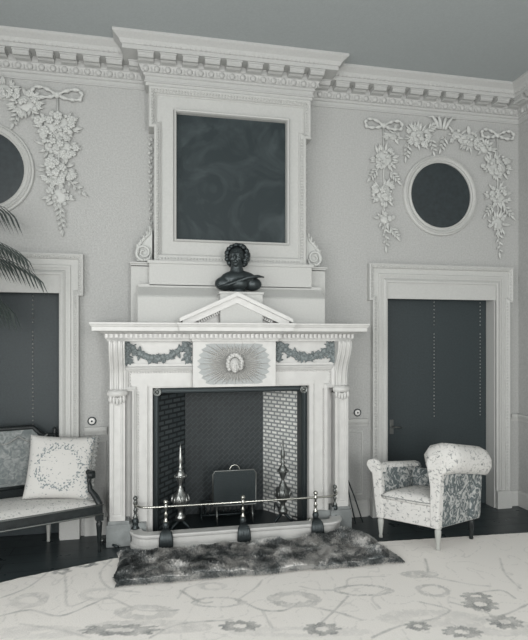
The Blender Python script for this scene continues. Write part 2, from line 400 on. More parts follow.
# bell pushes
for x, z, lab in ((-.53, .965, 'small round bell push with dark rim beside the left door frame'), (1.845, .972, 'small round bell push with dark rim beside the right door frame')):
    t = thing('bell_push', lab, 'bell push', (x, 0, z), 0, 'round bell pushes above the dado rail')
    R = Matrix.Rotation(PI/2, 3, 'X')
    MB().lathe([(.036,.0),(.036,.010),(.031,.016),(.028,.012),(.027,.006)], seg=24, M=R).build('rim', M_iron, t)
    MB().lathe([(.027,.004),(.026,.011),(.012,.013)], seg=24, M=R).build('plate', M_white, t)
    MB().lathe([(.008,.012),(.008,.02),(.003,.023)], seg=12, M=R).build('button', M_iron, t)

# ------------------------------------------------------------------ chimneypiece
cp = thing('chimneypiece', 'large white carved marble chimneypiece with a broken pediment and sunburst tablet', 'fireplace', (CX, 0, 0))
def mxz(u, v, h): return (u, -h, v)
Mr = Matrix.Diagonal((-1, 1, 1, 1))
# shelf with breaks: tablet bay projects
sh = [(-1.01,0),(-1.01,-.30),(-.345,-.30),(-.345,-.36),(.345,-.36),(.345,-.30),(1.01,-.30),(1.01,0)]
shp = [(0,1.64),(.012,1.64),(.016,1.655),(.028,1.662),(.028,1.668),(.03,1.668),(.03,1.700),(.05,1.704),(.08,1.715),(.118,1.722),(.118,1.752),(.124,1.756),(.13,1.77),(.135,1.775),(.135,1.787),(0,1.787)]
m = MB().sweep(sh, [(-a, b) for a, b in shp], lambda u, v, h: (u, v, h))
m.prism([(x, y) for x, y in sh], lambda u, v, d: (u, v, d), 1.64, 1.787)
m.build('shelf', M_marble, cp)
for x0, x1, y in ((-1.04,-.40,-.33), (-.37,.37,-.39), (.40,1.04,-.33)):
    n = int((x1-x0)/.036); m = MB()
    for i in range(n):
        a = x0+(x1-x0)*(i+.2)/n; m.box(a, a+.52*(x1-x0)/n, y-.026, y+.01, 1.668, 1.700)
    m.build('dentil_band', M_marble, cp)
m = MB(); m.box(-.93, .93, -.245, 0, 1.27, 1.64)          # frieze core
m.box(-1.005, -.93, -.16, 0, 0, 1.64); m.box(.93, 1.005, -.16, 0, 0, 1.64)
m.box(-.89, -.82, -.19, 0, 0, 1.30); m.box(.82, .89, -.19, 0, 0, 1.30); m.box(-.93, .93, -.262, -.24, 1.435, 1.455)               # moulding under the frieze
m.build('frieze', M_marble, cp)
# architrave around the opening with ears
a, e, top, ear = .83, .895, 1.43, 1.235
ap = [(a,0),(a,ear),(e,ear),(e,top),(-e,top),(-e,ear),(-a,ear),(-a,0)]
m = MB().sweep(ap, [(0,.10),(0,.272),(.012,.278),(.022,.27),(.034,.262),(.036,.252),(.036,.10)], mxz)
pts = [Vector(p) for p in ap]
for P0, Q0 in zip(pts, pts[1:]):
    L_ = (Q0-P0).length; k = max(1, int(L_/.022)); nn = Vector((-(Q0.y-P0.y), Q0.x-P0.x)).normalized()
    for i in range(k):
        w = P0+(Q0-P0)*((i+.5)/k)+nn*.045; m.sphere(mxz(w.x, w.y, .254), .0075, None, 5, 4)
m.box(-a, -.71, -.25, 0, 0, 1.30); m.box(.71, a, -.25, 0, 0, 1.30); m.box(-a, a, -.2495, 0, 1.30, top-.02)
m.box(-e+.02, -a+.01, -.2492, 0, ear+.02, top-.02); m.box(a-.01, e-.02, -.2492, 0, ear+.02, top-.02)
m.build('architrave', M_marble, cp)
op = [(.667,0),(.667,1.252),(-.667,1.252),(-.667,0)]
MB().sweep(op, [(-.053,.02),(-.053,.236),(-.046,.24),(-.040,.23),(-.004,.23),(0,.222),(0,-.02)], mxz).build('slip', M_marble, cp)
# iron inner frame with corner roundels
m = MB().sweep(op, [(0,-.02),(0,.17),(.012,.175),(.042,.175),(.05,.165),(.05,-.02)], mxz)
m.sweep(op, [(.016,.17),(.018,.182),(.022,.17)], mxz); m.sweep(op, [(.034,.17),(.036,.182),(.040,.17)], mxz)
fr = m.build('inner_frame', M_iron, cp)
for sx in (-1, 1):
    R = Matrix.Rotation(PI/2, 3, 'X'); m = MB()
    m.lathe([(.036,0),(.036,.02),(.030,.028),(.026,.018),(.016,.018),(.014,.026),(.004,.03)], seg=20, M=R, c=(sx*.632,-.17,1.217))
    m.build('roundel', M_dbrass, fr)
# firebox
def cheek(sx, mt):
    m = MB(); x0, x1 = sx*.62, sx*.372
    m.add([(x0,-.02,0),(x1,.34,0),(x1,.34,1.30),(x0,-.02,1.30),(x0+sx*.05,-.02,0),(x1+sx*.05,.38,0),(x1+sx*.05,.38,1.30),(x0+sx*.05,-.02,1.30)],
          [(0,1,2,3),(4,7,6,5),(0,3,7,4),(1,5,6,2),(3,2,6,7),(0,4,5,1)])
    return m.build('firebox_cheek', mt, cp)
cheek(-1, M_cheekd)['label'] = 'brick cheek with shade painted in'; cheek(1, M_cheek)['label'] = 'brick cheek painted pale as the lit side'
MB().box(-.42, .42, .34, .42, 0, 1.30).build('fireback', M_back, cp)
MB().box(-.68, .68, -.02, .42, 1.27, 1.36).build('firebox_lintel', M_iron, cp)
MB().bbox(-.68, .68, -.40, .34, 0, .012, .003).build('hearth_slab', M_iron, cp)
# side pilasters, consoles, plinths
for sx in (-1, 1):
    m = MB(); m.box(.885, 1.005, -.292, -.05, .19, 1.19)
    m.sweep([(.908,.24),(.908,1.14),(.984,1.14),(.984,.24)], [(0,.288),(0,.302),(-.01,.300),(-.014,.288)], mxz, True)
    m.box(.878, 1.012, -.30, -.05, 1.165, 1.19)
    p = m.build('pilaster', M_marble, cp, M=Matrix.Diagonal((sx,1,1,1)))
    m = MB(); m.bbox(.84, 1.03, -.315, 0, 0, .175, .004); m.bbox(.85, 1.02, -.305, 0, .17, .20, .006); m.box(.72, .86, -.285, 0, 0, .17)
    m.build('plinth', M_plinth, cp, M=Matrix.Diagonal((sx,1,1,1)))
    # console: S-profiled bracket, fluted face, ending in a scroll
    m = MB(); prof_c = []
    for i in range(17):
        t = i/16; z = 1.64-.40*t
        out = .30+.075*math.cos(min(t*1.5, 1)*PI/2)**2 + .012*math.sin(t*PI*2) - .03*t
        prof_c.append((out, z))
    outline = [(.05, 1.64)] + prof_c + [(.05, 1.24)]
    m.prism(outline, lambda u, v, d: (d, -u, v), .885, 1.005)
    for k in range(3):      # three raised reeds down the face
        xx = .908+k*.037
        m.tube([(xx, -u-.002, v) for u, v in prof_c], .010, 6)
    m.tube([(.875,-.285,1.222),(1.015,-.285,1.222)], .030, 14)       # volute
    for xx in (.872, 1.018): m.sphere((xx,-.285,1.222), (.008,.018,.018), None, 10, 6)
    for k in range(5):      # acanthus lobes under the volute
        xx = .893+k*.026
        m.sphere((xx, -.298, 1.178-.010*(2-abs(k-2))), (.014,.016,.034), None, 8, 6)
    m.build('console', M_marble, cp, M=Matrix.Diagonal((sx,1,1,1)))
# tablet with sunburst and head
tb = MB(); tb.bbox(-.347, .347, -.335, -.20, 1.262, 1.642, .004)
tb = tb.build('tablet', M_marble, cp)
m = MB(); cz, cxr = 1.455, -.005
for i in range(64):
    a = 2*PI*i/64+rnd.uniform(-.015,.015); dx, dz = math.cos(a), math.sin(a)
    lim = min(.325/abs(dx) if abs(dx) > 1e-3 else 9, (.172 if dz > 0 else .178)/abs(dz) if abs(dz) > 1e-3 else 9)
    lim = min(lim, .30)*(1, .80, .93, .86)[i % 4]; w = .0105
    r0 = .05; px, pz = -dz, dx
    p0 = Vector((cxr+dx*r0, -.336, cz+dz*r0)); p1 = Vector((cxr+dx*lim, -.338, cz+dz*lim)); s_ = Vector((px, 0, pz))
    mid = p0.lerp(p1, .55)
    m.add([p0-s_*w*.25, p0+s_*w*.25, mid+s_*w*.85, p1, mid-s_*w*.85, mid+Vector((0,-.024,0)), p0+Vector((0,-.018,0))],
          [(0,4,5,6),(6,5,2,1),(4,3,5),(5,3,2),(0,6,1)])
m.build('sunburst', M_marble, tb)
m = MB(); m.add([(cxr+math.cos(2*PI*k/64)*.31*(1 if k % 2 else .9), -.3362, cz+max(-.17, min(.165, math.sin(2*PI*k/64)*.25))) for k in range(64)], [list(range(64))])
m.build('ray_ground', M_rayg, tb)
def face_lumps(m, c, s, yaw=0, hair=True):
    """a head as overlapping lumps facing -y, s = half height"""
    R = Matrix.Rotation(yaw, 3, 'Z'); c = Vector(c)
    def S(p, r): m.sphere(c + R @ (Vector(p)*s), tuple(q*s for q in r), R, 14, 10)
    S((0,0,.12),(.68,.80,.84)); S((0,-.16,-.38),(.50,.55,.58)); S((0,-.46,-.78),(.20,.20,.17))       # cranium, jaw, chin
    S((0,-.84,-.12),(.11,.17,.26)); S((0,-.90,-.25),(.15,.13,.10)); S((0,-.72,.2),(.40,.13,.10))     # nose, brow
    for q in (-1, 1):
        S((q*.30,-.55,-.26),(.22,.20,.20)); S((q*.25,-.70,.04),(.12,.08,.07)); S((q*.68,.02,-.05),(.08,.16,.22))
    S((0,-.72,-.50),(.20,.10,.055)); S((0,-.70,-.58),(.15,.10,.05))
hm = MB(); face_lumps(hm, (cxr, -.352, cz-.012), .066)
hd = solid(hm, .0035, 'carved_head', M_marble, tb, 2)
m = MB()
for i in range(26):
    a = PI*(-.22+1.44*i/25); r = .060+.006*(i % 2)
    m.sphere((cxr+math.cos(a)*r*.92, -.352-.006*(i % 3), cz+.002+math.sin(a)*r*1.12), (.017,.020,.017), None, 8, 6)
m.build('hair', M_marble, hd)
# pediment
pz0, pw, pd = 1.787, .415, -.36
m = MB(); apex = 2.0
m.prism([(-.37,pz0),(.37,pz0),(0,apex-.055)], mxz, .20, .335)                       # tympanum
rake = [(-pw-.02,pz0),(-pw-.02,pz0+.025),(0,apex+.012),(pw+.02,pz0+.025),(pw+.02,pz0),(pw-.06,pz0),(0,apex-.052),(-pw+.06,pz0)]
m.prism(rake, mxz, .20, .445)
rake2 = [(-pw-.045,pz0+.006),(-pw-.045,pz0+.036),(0,apex+.036),(pw+.045,pz0+.036),(pw+.045,pz0+.006),(0,apex+.002)]
m.prism(rake2, mxz, .20, .475)
for sx in (-1, 1):
    for i in range(15):
        t = .16+.74*i/15; x = sx*(pw-.06)*(1-t); z = pz0+(apex-.052-pz0)*t-.012
        R = Matrix.Translation((x, -.355, z)) @ Matrix.Rotation(sx*math.atan2(apex-pz0, pw), 4, 'Y')
        m.box(-.007, .007, -.03, .03, -.012, .012, R)
m.build('pediment', M_marble, cp)
# garlands on the frieze
def leaf(m, p, ang, ln, w, up=.014, tilt=.3, nrm=-1):
    """pointed folded leaf lying on a wall facing -y"""
    d = Vector((math.cos(ang), 0, math.sin(ang))); s_ = Vector((-d.z, 0, d.x)); p = Vector(p); n = Vector((0, nrm, 0))
    r = []; pts = [(0,.12),(.25,.8),(.5,1),(.78,.6),(1,0)]
    vs = []; fs = []
    for t, q in pts:
        c = p+d*ln*t+n*(up*math.sin(t*PI)*1+tilt*ln*t*.5); vs += [c+s_*w*q*.5-n*up*.4, c+n*up*.6, c-s_*w*q*.5-n*up*.4]
    for i in range(len(pts)-1):
        b = i*3; fs += [(b,b+3,b+4,b+1),(b+1,b+4,b+5,b+2)]
    m.add(vs, fs, False)
def flower(m, p, r, n=6):
    p = Vector(p); a0 = rnd.uniform(0, 1)
    for k in range(n):
        a = a0+2*PI*k/n; R = Matrix.Rotation(-a, 3, 'Y')
        m.sphere(p+Vector((math.cos(a)*r*.55,-.004,math.sin(a)*r*.55)), (r*.48, r*.30, r*.40), R, 8, 6)
    m.sphere(p+Vector((0,-r*.32,0)), r*.36, None, 8, 6)
for sx in (-1, 1):
    m = MB()
    def run(pts, r0, n):
        for i in range(n):
            t = i/(n-1)*(len(pts)-1); k = min(int(t), len(pts)-2); q = Vector(pts[k]).lerp(Vector(pts[k+1]), t-k)
            p = (q.x+rnd.uniform(-.010,.010), -.250-rnd.uniform(0,.014), q.y+rnd.uniform(-.010,.010))
            rr_ = r0*rnd.uniform(.7,1.15)
            if i % 3 == 0: flower(m, p, rr_*1.35, 5)
            else: m.sphere(p, (rr_, rr_*.8, rr_), None, 8, 6)
            leaf(m, (p[0],-.252,p[2]), rnd.uniform(0, 2*PI), rr_*2.6, rr_*1.2, .008)
    n_ = 15; sw = []
    for i in range(n_):
        t = i/(n_-1); sw.append((.40+.47*t, 1.615-.115*math.sin(PI*t)**.8))
    run(sw, .022, 54)
    run([(.892,1.62),(.885,1.54),(.888,1.475)], .027, 24); run([(.395,1.62),(.39,1.48)], .020, 16)
    # ribbons fluttering off the knots
    m.tube([(.87,-.252,1.625),(.83,-.258,1.60),(.80,-.252,1.615)], .006, 6)
    m.build('garland', M_garl, cp, M=Matrix.Diagonal((sx,1,1,1)))

# ------------------------------------------------------------------ overmantel
om = thing('overmantel', 'tall white overmantel frame with eared corners standing on the chimneypiece shelf', 'overmantel', (CX+.002, 0, 1.787))
Z = 1.787
om_c = .006
def oz(u, v, h): return (u, -h, v-Z)
m = MB(); m.prism([(-.85,1.787),(.85,1.787),(.85,2.27),(-.85,2.27)], oz, 0, .12)
m.box(-.855, .855, -.13, 0, 2.275-Z, 2.29-Z); m.box(-.862, .862, -.138, 0, 2.29-Z, 2.305-Z)
# sloped front base
m.prism([(.0,1.787),(.30,1.787),(.30,2.0),(.29,2.015),(.20,2.09),(.20,2.115),(.0,2.115)], lambda u, v, d: (d, -u, v-Z), -.79, .79)
m.box(-.70, .70, -.20, 0, 2.1-Z, 2.30-Z); m.box(-.715, .715, -.215, 0, 2.285-Z, 2.312-Z)
m.box(-.80, -.79, -.305, 0, 0, .012)
m.build('pedestal', M_trim, om, bevel=.004)
m = MB(); a, e, top, ear, bot = .66, .703, 3.775, 3.43, 2.312
ap = [(a,bot),(a,ear),(e,ear),(e,top),(-e,top),(-e,ear),(-a,ear),(-a,bot)]
m.sweep(ap, [(0,0),(0,.165),(.008,.172),(.02,.172),(.035,.16),(.05,.15),(.052,.14),(.052,0)], oz)
pts = [Vector(p) for p in ap]
for P0, Q0 in list(zip(pts, pts[1:]))+[(Vector((-a+.05,bot-.005)), Vector((a-.05,bot-.005)))]:
    L_ = (Q0-P0).length; k = max(1, int(L_/.026)); nn = Vector((-(Q0.y-P0.y), Q0.x-P0.x)).normalized()
    for i in range(k):
        w = P0+(Q0-P0)*((i+.5)/k)+nn*.03
        m.sphere(oz(w.x, w.y, .166), (.009,.007,.009), None, 5, 4); 
        m.sphere(oz(w.x+nn.x*.016, w.y+nn.y*.016, .160), (.006,.005,.006), None, 5, 4)
m.box(-a, a, -.165, 0, bot-Z-.0, bot+.05-Z)
m.sweep([(a-.05,bot+.05),(a-.05,ear+.04),(e-.05,ear+.04),(e-.05,top-.05),(-e+.05,top-.05),(-e+.05,ear+.04),(-a+.05,ear+.04),(-a+.05,bot+.05)],
        [(0,.12),(0,.142),(.008,.146),(.014,.142),(.016,.132),(.016,.12)], oz, True)
# flat field around the picture opening
o_w, ob, ot = .498, 2.485, 3.60
m.box(-e+.04, -o_w, -.135, 0, ear-Z, top-.04-Z); m.box(o_w, e-.04, -.135, 0, ear-Z, top-.04-Z)
m.box(-a+.04, -o_w, -.1352, 0, bot+.04-Z, ear+.03-Z); m.box(o_w, a-.04, -.1352, 0, bot+.04-Z, ear+.03-Z)
m.box(-o_w, o_w, -.1354, 0, ot-Z, top-.04-Z); m.box(-o_w, o_w, -.1354, 0, bot+.04-Z, ob-Z)
m.build('frame', M_trim, om)
for sx in (-1, 1):   # side volutes and bellflower drops
    m = MB()
    pts = []
    for i in range(34):
        t = i/33; an = -PI/2+t*PI*3.1; r = .068*(1-t*.78)
        pts.append((.745+math.cos(an)*r, -.13, 2.385-Z+math.sin(an)*r*1.0))
    m.tube(pts, [.013-.005*i/33 for i in range(34)], 7)
    m.tube([(.745,-.13,2.318-Z),(.70,-.13,2.33-Z),(.685,-.13,2.37-Z)], .012, 7)
    m.tube([(.80,-.12,2.37-Z),(.79,-.12,2.44-Z),(.745,-.12,2.50-Z),(.70,-.12,2.54-Z),(.685,-.12,2.60-Z)], [.016,.018,.014,.010,.006], 7)
    m.prism([(.675,2.312),(.80,2.312),(.80,2.40),(.76,2.47),(.70,2.54),(.675,2.60)], oz, 0, .115)
    for k in range(5): leaf(m, (.775-.02*k, -.125, 2.42-Z+.035*k), .9+.2*k, .05, .022, .008)
    m.build('side_scroll', M_carve, om, M=Matrix.Diagonal((sx,1,1,1)))
    m = MB()
    for k in range(20):
        z = 2.62+.04*k-Z; s_ = .45+.55*(k/19)
        m.sphere((.690+.008*(-1)**k, -.012, z), (.013*s_+.004,.014,.016), None, 7, 5)
        leaf(m, (.690, -.008, z), (.6 if k % 2 else 2.5), .034*s_, .014, .006)
    m.build('bellflower_drop', M_carve, om, M=Matrix.Diagonal((sx,1,1,1)))
# the painting
pt = thing('painting', 'large dark square painting in the overmantel above the fireplace', 'painting', (CX+.008, -.05, 2.485))
MB().box(-.485, .485, -.05, -.03, .012, 1.108).build('canvas', M_canvas, pt)
MB().sweep([(.5,0),(.5,1.115),(-.5,1.115),(-.5,0)], [(0,-.03),(0,.108),(.006,.114),(.016,.110),(.022,.09),(.024,.0),(.024,-.03)], mxz, True).build('frame', M_trim, pt)

# plinth block and bronze bust on top of the pediment
bp_ = thing('bust_plinth', 'low white block behind the pediment peak carrying the bronze bust', 'plinth', (.683, -.33, 1.787))
m = MB(); m.bbox(-.175, .175, -.10, .10, 0, .245, .004); m.bbox(-.185, .185, -.11, .11, .235, .255, .004); m.build('block', M_trim, bp_)
bu = thing('bronze_bust', 'dark bronze portrait bust with curled hair standing above the pediment', 'bust', (.672, -.33, 2.042)); bu.scale = (1.14, 1.0, .98)
m = MB()
m.lathe([(.06,0),(.065,.012),(.045,.022),(.032,.04),(.038,.055)], seg=20)
m.sphere((0,0,.115), (.135,.075,.075), None, 18, 12); m.sphere((-.10,.0,.075), (.075,.06,.062), None, 14, 10); m.sphere((.10,0,.075), (.072,.06,.06), None, 14, 10)
m.sphere((0,-.02,.075), (.08,.075,.06), None, 14, 10)
m.tube([(-.01,0,.15),(-.015,-.004,.215),(-.012,-.01,.25)], [.056,.045,.047], 14)
face_lumps(m, (-.012, -.012, .300), .088, -.35)
bb = solid(m, .0055, 'body', M_bronze, bu, 2)
m = MB(); 
for i in range(210):   # long curls
    a = rnd.uniform(-.15*PI, 1.15*PI); ph = rnd.uniform(-.9, 1.5); h = math.sin(ph)
    R_ = Matrix.Rotation(-.35, 3, 'Z'); q = R_ @ Vector((math.cos(a)*.078*math.cos(ph), .008+math.sin(a)*.078*math.cos(ph)*1.0, h*.095))
    m.sphere(Vector((-.010,.0,.312))+q, rnd.uniform(.014,.021), None, 8, 6)
m.build('hair', M_bronze, bb)
m = MB()
for k in range(7):     # drapery folds over the chest
    x0 = -.15+.022*k
    m.tube([(x0,-.035,.045+.012*k),(x0+.07,-.082,.06+.010*k),(x0+.15,-.072,.10+.006*k),(x0+.20,-.02,.135)], [.009,.013,.012,.007], 8)
m.build('drapery', M_bronze, bb)

# ------------------------------------------------------------------ round framed roundels and plaster festoons
for cx, lab in ((-1.372, 'round dark panel in a white ring frame above the left door'), (2.69, 'round dark panel in a white ring frame above the right door')):
    t = thing('round_picture', lab, 'picture', (cx, 0, 3.043), 0, 'round pictures over the doors')
    R = Matrix.Rotation(PI/2, 3, 'X'); seg = 72; m = MB(); prof = [(.312,.0),(.312,.030),(.322,.038),(.332,.030),(.338,.026),(.352,.040),(.366,.040),(.372,.030),(.384,.026),(.390,.012),(.390,0)]
    vs = []; fs = []
    for r, z in prof:
        for j in range(seg): a = 2*PI*j/seg; vs.append((r*math.cos(a), -z, r*math.sin(a)))
    for i in range(len(prof)-1):
        for j in range(seg): fs.append((i*seg+j, i*seg+(j+1)%seg, (i+1)*seg+(j+1)%seg, (i+1)*seg+j))
    m.add(vs, fs, False)
    for j in range(110): a = 2*PI*j/110; m.sphere((math.cos(a)*.359, -.042, math.sin(a)*.359), (.007,.005,.007), None, 5, 4)
    m.build('frame', M_trim, t)
    MB().lathe([(.318,.002),(.318,.016),(.25,.018),(.02,.018)], seg=72, M=R, smooth=False).build('panel', M_glass, t)

def bow(m, x, z, s, rag=False):
    for sx in (-1, 1):
        lp = []
        for i in range(15):
            t = i/14; an = t*PI*1.0
            lp.append((x+sx*s*(1.0*math.sin(an*.5+.0)*1 if t < .5 else 1.0*math.sin(an*.5))*1.0, -.022, z))
        # loop: out along the top, back along the bottom
        L_ = [(0,0),(.25,.16),(.55,.30),(.85,.30),(1.0,.10),(.90,-.12),(.6,-.16),(.3,-.10),(0,0)]
        P_ = [(x+sx*s*u+rnd.uniform(-.003,.003), -.020-.012*math.sin(i*1.3)**2, z+s*v*.95) for i, (u, v) in enumerate(L_)]
        fine = []
        for a, b in zip(P_, P_[1:]):
            for q in range(5): fine.append(Vector(a).lerp(Vector(b), q/5))
        m.tube(fine, [.014+.005*math.sin(i*1.1) for i in range(len(fine))], 7)
    m.sphere((x, -.028, z), (.026,.020,.026), None, 10, 8)
def cluster(par, x, z, w, h, n, rose=.034):
    m = MB(); n = int(n*1.7); w *= 1.12; rose *= .92
    m.sphere((x,-.004,z), (w*.36,.022,h*.42), None, 14, 8)
    for i in range(n):
        a = rnd.uniform(0, 2*PI); q = math.sqrt(rnd.random())
        px, pz = x+math.cos(a)*q*w*.55, z+math.sin(a)*q*h*.5
        r = rose*rnd.uniform(.5,1.0); dep = -.018-.035*(1-q)
        k = rnd.random()
        if k < .5: flower(m, (px, dep, pz), r, rnd.choice((5,6)))
        elif k < .8: m.sphere((px, dep, pz), (r*.62, r*.6, r*.62), None, 9, 7)
        else:
            for g in range(5): m.sphere((px+rnd.uniform(-.6,.6)*r, dep, pz+rnd.uniform(-.6,.6)*r), r*.28, None, 7, 5)
    for i in range(int(n*1.1)):
        a = rnd.uniform(0, 2*PI)
        leaf(m, (x+math.cos(a)*w*.34, -.012, z+math.sin(a)*h*.34), a+rnd.uniform(-.5,.5), rnd.uniform(.055,.09), rnd.uniform(.022,.034), .010, .35)
    m.build('flower_cluster', M_carve, par)
def spray(par, x, z, ln, ang, n=8):
    m = MB(); d = Vector((math.cos(ang), 0, math.sin(ang)))
    pts = [Vector((x,-.014,z))+d*ln*i/6+Vector((.008*math.sin(i*1.7),0,0)) for i in range(7)]
    m.tube(pts, [.008-.0008*i for i in range(7)], 6)
    for k in range(n):
        p = Vector((x,-.016,z))+d*ln*(k+.3)/n
        leaf(m, p, ang+(.75 if k % 2 else -.75), .07*(1-.4*k/n), .026, .010, .4)
    leaf(m, pts[-1], ang, .075, .03, .01, .2)
    m.build('leaf_spray', M_carve, par)
def ribbons(par, bows, stems):
    m = MB()
    for x, z, s in bows: bow(m, x, z, s)
    for st in stems: m.tube(st, .008, 6)
    m.build('ribbon_bow', M_carve, par)
fL = thing('plaster_festoon', 'white plaster relief of flowers and ribbon bow beside the left round picture', 'plaster relief', (0,0,0), 0, 'plaster festoons around the round pictures')
ribbons(fL, [(-.805,3.685,.20)], [[(-.805,-.014,3.68),(-.80,-.012,3.40),(-.79,-.012,3.0),(-.775,-.012,2.62)]])
cluster(fL, -.80, 3.43, .30, .22, 16, .044); cluster(fL, -.80, 3.26, .28, .16, 12, .036); cluster(fL, -.81, 3.06, .23, .20, 13, .040); cluster(fL, -.79, 2.85, .17, .15, 8, .03)
spray(fL, -.79, 2.78, .20, -1.45, 9); spray(fL, -.72, 2.99, .14, -.7, 5)
cluster(fL, -1.05, 3.60, .20, .17, 11, .038); cluster(fL, -1.23, 3.68, .22, .16, 11, .036); cluster(fL, -1.42, 3.71, .2, .12, 8); spray(fL, -1.02, 3.56, .14, -1.0, 6); spray(fL, -1.10, 3.55, .12, -1.9, 6)
cluster(fL, -1.62, 3.64, .22, .16, 10); spray(fL, -1.68, 3.58, .13, -1.3, 6)
cluster(fL, -1.93, 3.40, .26, .20, 12, .04); cluster(fL, -1.94, 3.14, .22, .2, 10, .036); cluster(fL, -1.94, 2.90, .17, .15, 8, .03); spray(fL, -1.94, 2.80, .2, -1.6, 8)
ribbons(fL, [(-1.93,3.66,.18)], [[(-1.93,-.014,3.66),(-1.93,-.012,2.8)]])
fR = thing('plaster_festoon', 'white plaster relief swag with two ribbon bows around the right round picture', 'plaster relief', (0,0,0), 0, 'plaster festoons around the round pictures')
ribbons(fR, [(2.10,3.665,.19), (3.30,3.665,.18)], [[(2.10,-.014,3.68),(2.105,-.012,3.3),(2.11,-.012,2.66)], [(3.30,-.014,3.68),(3.31,-.012,3.3),(3.315,-.012,2.66)],
        [(2.16,-.014,3.63),(2.30,-.014,3.56),(2.46,-.014,3.60),(2.62,-.014,3.74)], [(2.76,-.014,3.72),(2.92,-.014,3.60),(3.10,-.014,3.54),(3.24,-.014,3.60)]])
for x, z, w, h, n, r in ((2.105,3.36,.22,.18,11,.036),(2.11,3.03,.20,.20,10,.038),(2.12,2.79,.13,.11,5,.028),(2.20,3.58,.12,.08,5,.024),(2.45,3.595,.19,.18,11,.038),
                         (3.00,3.60,.20,.16,10,.036),(2.86,3.64,.12,.1,5,.026),(3.17,3.53,.14,.1,6,.026),(3.30,3.36,.27,.22,14,.036),(3.31,3.08,.23,.18,11,.036),(3.31,2.80,.17,.15,8,.03)):
    cluster(fR, x, z, w, h, n, r)
for x, z, ln, an in ((2.115,2.74,.20,-1.5),(2.17,2.72,.10,-.9),(2.04,3.26,.10,-2.2),(2.17,3.24,.10,-.8),(2.35,3.52,.12,-1.7),(2.55,3.66,.10,.6),(2.58,3.60,.13,-1.3),(2.74,3.62,.12,-1.9),(3.315,2.74,.22,-1.5),(3.37,2.98,.12,-.8),(3.25,2.98,.1,-2.2)):
    spray(fR, x, z, ln, an, 6)
m = MB()     # four curling plumes over the round picture
for x0, lean in ((-.055,-1),(-.02,-.4),(.02,.4),(.055,1)):
    m.tube([(2.70+x0*.6,-.02,3.68),(2.70+x0*1.1,-.03,3.74),(2.70+x0*1.5+lean*.02,-.03,3.795),(2.70+x0*1.8+lean*.045,-.02,3.785)], [.014,.017,.013,.006], 8)
m.build('plume', M_carve, fR)

# ------------------------------------------------------------------ fender, andirons, guard, irons
fe = thing('fender', 'low white marble curb with a brass rail in front of the hearth', 'fender', (CX+.04, 0, 0))
def curb_path(off):
    r = .16-off; hw = .885-off; yf = -.47+off; pts = [(-hw,-.30)]
    for i in range(9): a = PI+i*PI/16; pts.append((-hw+r+r*math.cos(a), yf+r+r*math.sin(a)))
    for i in range(9): a = 1.5*PI+i*PI/16; pts.append((hw-r+r*math.cos(a), yf+r+r*math.sin(a)))
    pts.append((hw,-.30)); return pts
MB().sweep(curb_path(0), [(0,0),(0,.025),(.012,.035),(.012,.095),(.0,.105),(-.004,.118),(.004,.128),(.09,.128),(.095,.118),(.095,0)], lambda u, v, h: (u, v, h)).build('curb', M_marble, fe)
cpth = curb_path(.04)
MB().tube([(-.845,-.285,.335)]+[(x, y, .335) for x, y in cpth[1:-1]]+[(.845,-.285,.335)], .0085, 10).build('rail', M_brass, fe)
for x, y, dark in ((-.845,-.285,1), (-.605,-.43,0), (.01,-.43,0), (.625,-.43,0), (.845,-.285,1)):
    m = MB(); m.lathe([(.016,.21),(.022,.218),(.013,.232),(.009,.25),(.014,.268),(.016,.275),(.009,.29),(.009,.318),(.015,.322),(.017,.335),(.013,.348),(.008,.354),(.016,.362),(.019,.372),(.015,.384),(.004,.392)], (x, y, 0), 14)
    p = m.build('post', M_dbrass if dark else M_brass, fe)
    m = MB(); m.lathe([(.030,.128),(.032,.135),(.022,.15),(.024,.17),(.028,.19),(.020,.212),(.010,.22)], (x, y, 0), 14)
    if not dark:     # shell-shaped foot lapping over the front of the curb
        for k in range(-3, 4): m.tube([(x+k*.004, y-.020, .165), (x+k*.011, y-.045, .14), (x+k*.0125, y-.058, .11), (x+k*.014, y-.062, .05), (x+k*.012, y-.058, .018)], [.010,.014,.016,.015,.010], 8)
    m.build('foot', M_bronze, p)
def andiron(x, lab, am):
    t = thing('andiron', lab, 'andiron', (x, -.10, .012), 0, 'pair of andirons in the fireplace')
    m = MB(); m.tube([(-.09,-.03,0.01),(-.06,-.01,.05),(0,0,.11)], .013); m.tube([(.09,-.03,0.01),(.06,-.01,.05),(0,0,.11)], .013); m.tube([(0,0,.10),(0,.3,.10),(0,.33,.0)], .011)
    m.build('firedog', M_iron, t)
    MB().lathe([(.04,.10),(.045,.13),(.024,.15),(.022,.19),(.040,.21),(.062,.25),(.068,.285),(.055,.32),(.030,.345),(.030,.36),(.018,.375),(.014,.40),(.024,.43),(.038,.46),(.040,.49),(.024,.52),(.014,.535),(.024,.55),(.012,.565),(.018,.60),(.021,.625),(.012,.66),(.008,.71),(.002,.755)], seg=18).build('finial_shaft', am, t)
    m = MB()
    for k in range(8):
        a = 2*PI*k/8; m.tube([(math.cos(a)*.05,math.sin(a)*.05,.235),(math.cos(a)*.075,math.sin(a)*.075,.27),(math.cos(a)*.062,math.sin(a)*.062,.32)], [.008,.010,.004], 6)
        m.tube([(math.cos(a+.39*q)*.062,math.sin(a+.39*q)*.062,.285) for q in (0,1,2)], .007, 5)
        if k == 7: m.build('leafage', am, t)
    m = MB(); m.lathe([(.03,.462),(.047,.468),(.047,.482),(.03,.488)], seg=16)
    for k in range(8): a = 2*PI*k/8; m.sphere((math.cos(a)*.044,math.sin(a)*.044,.475), .012, None, 7, 5)
    m.build('collar', am, t)
    return t
andiron(.205, 'ornate brass andiron standing against the dark left cheek of the fireplace', M_and)
andiron(1.105, 'ornate brass andiron standing against the pale right cheek of the fireplace', M_dbrass)
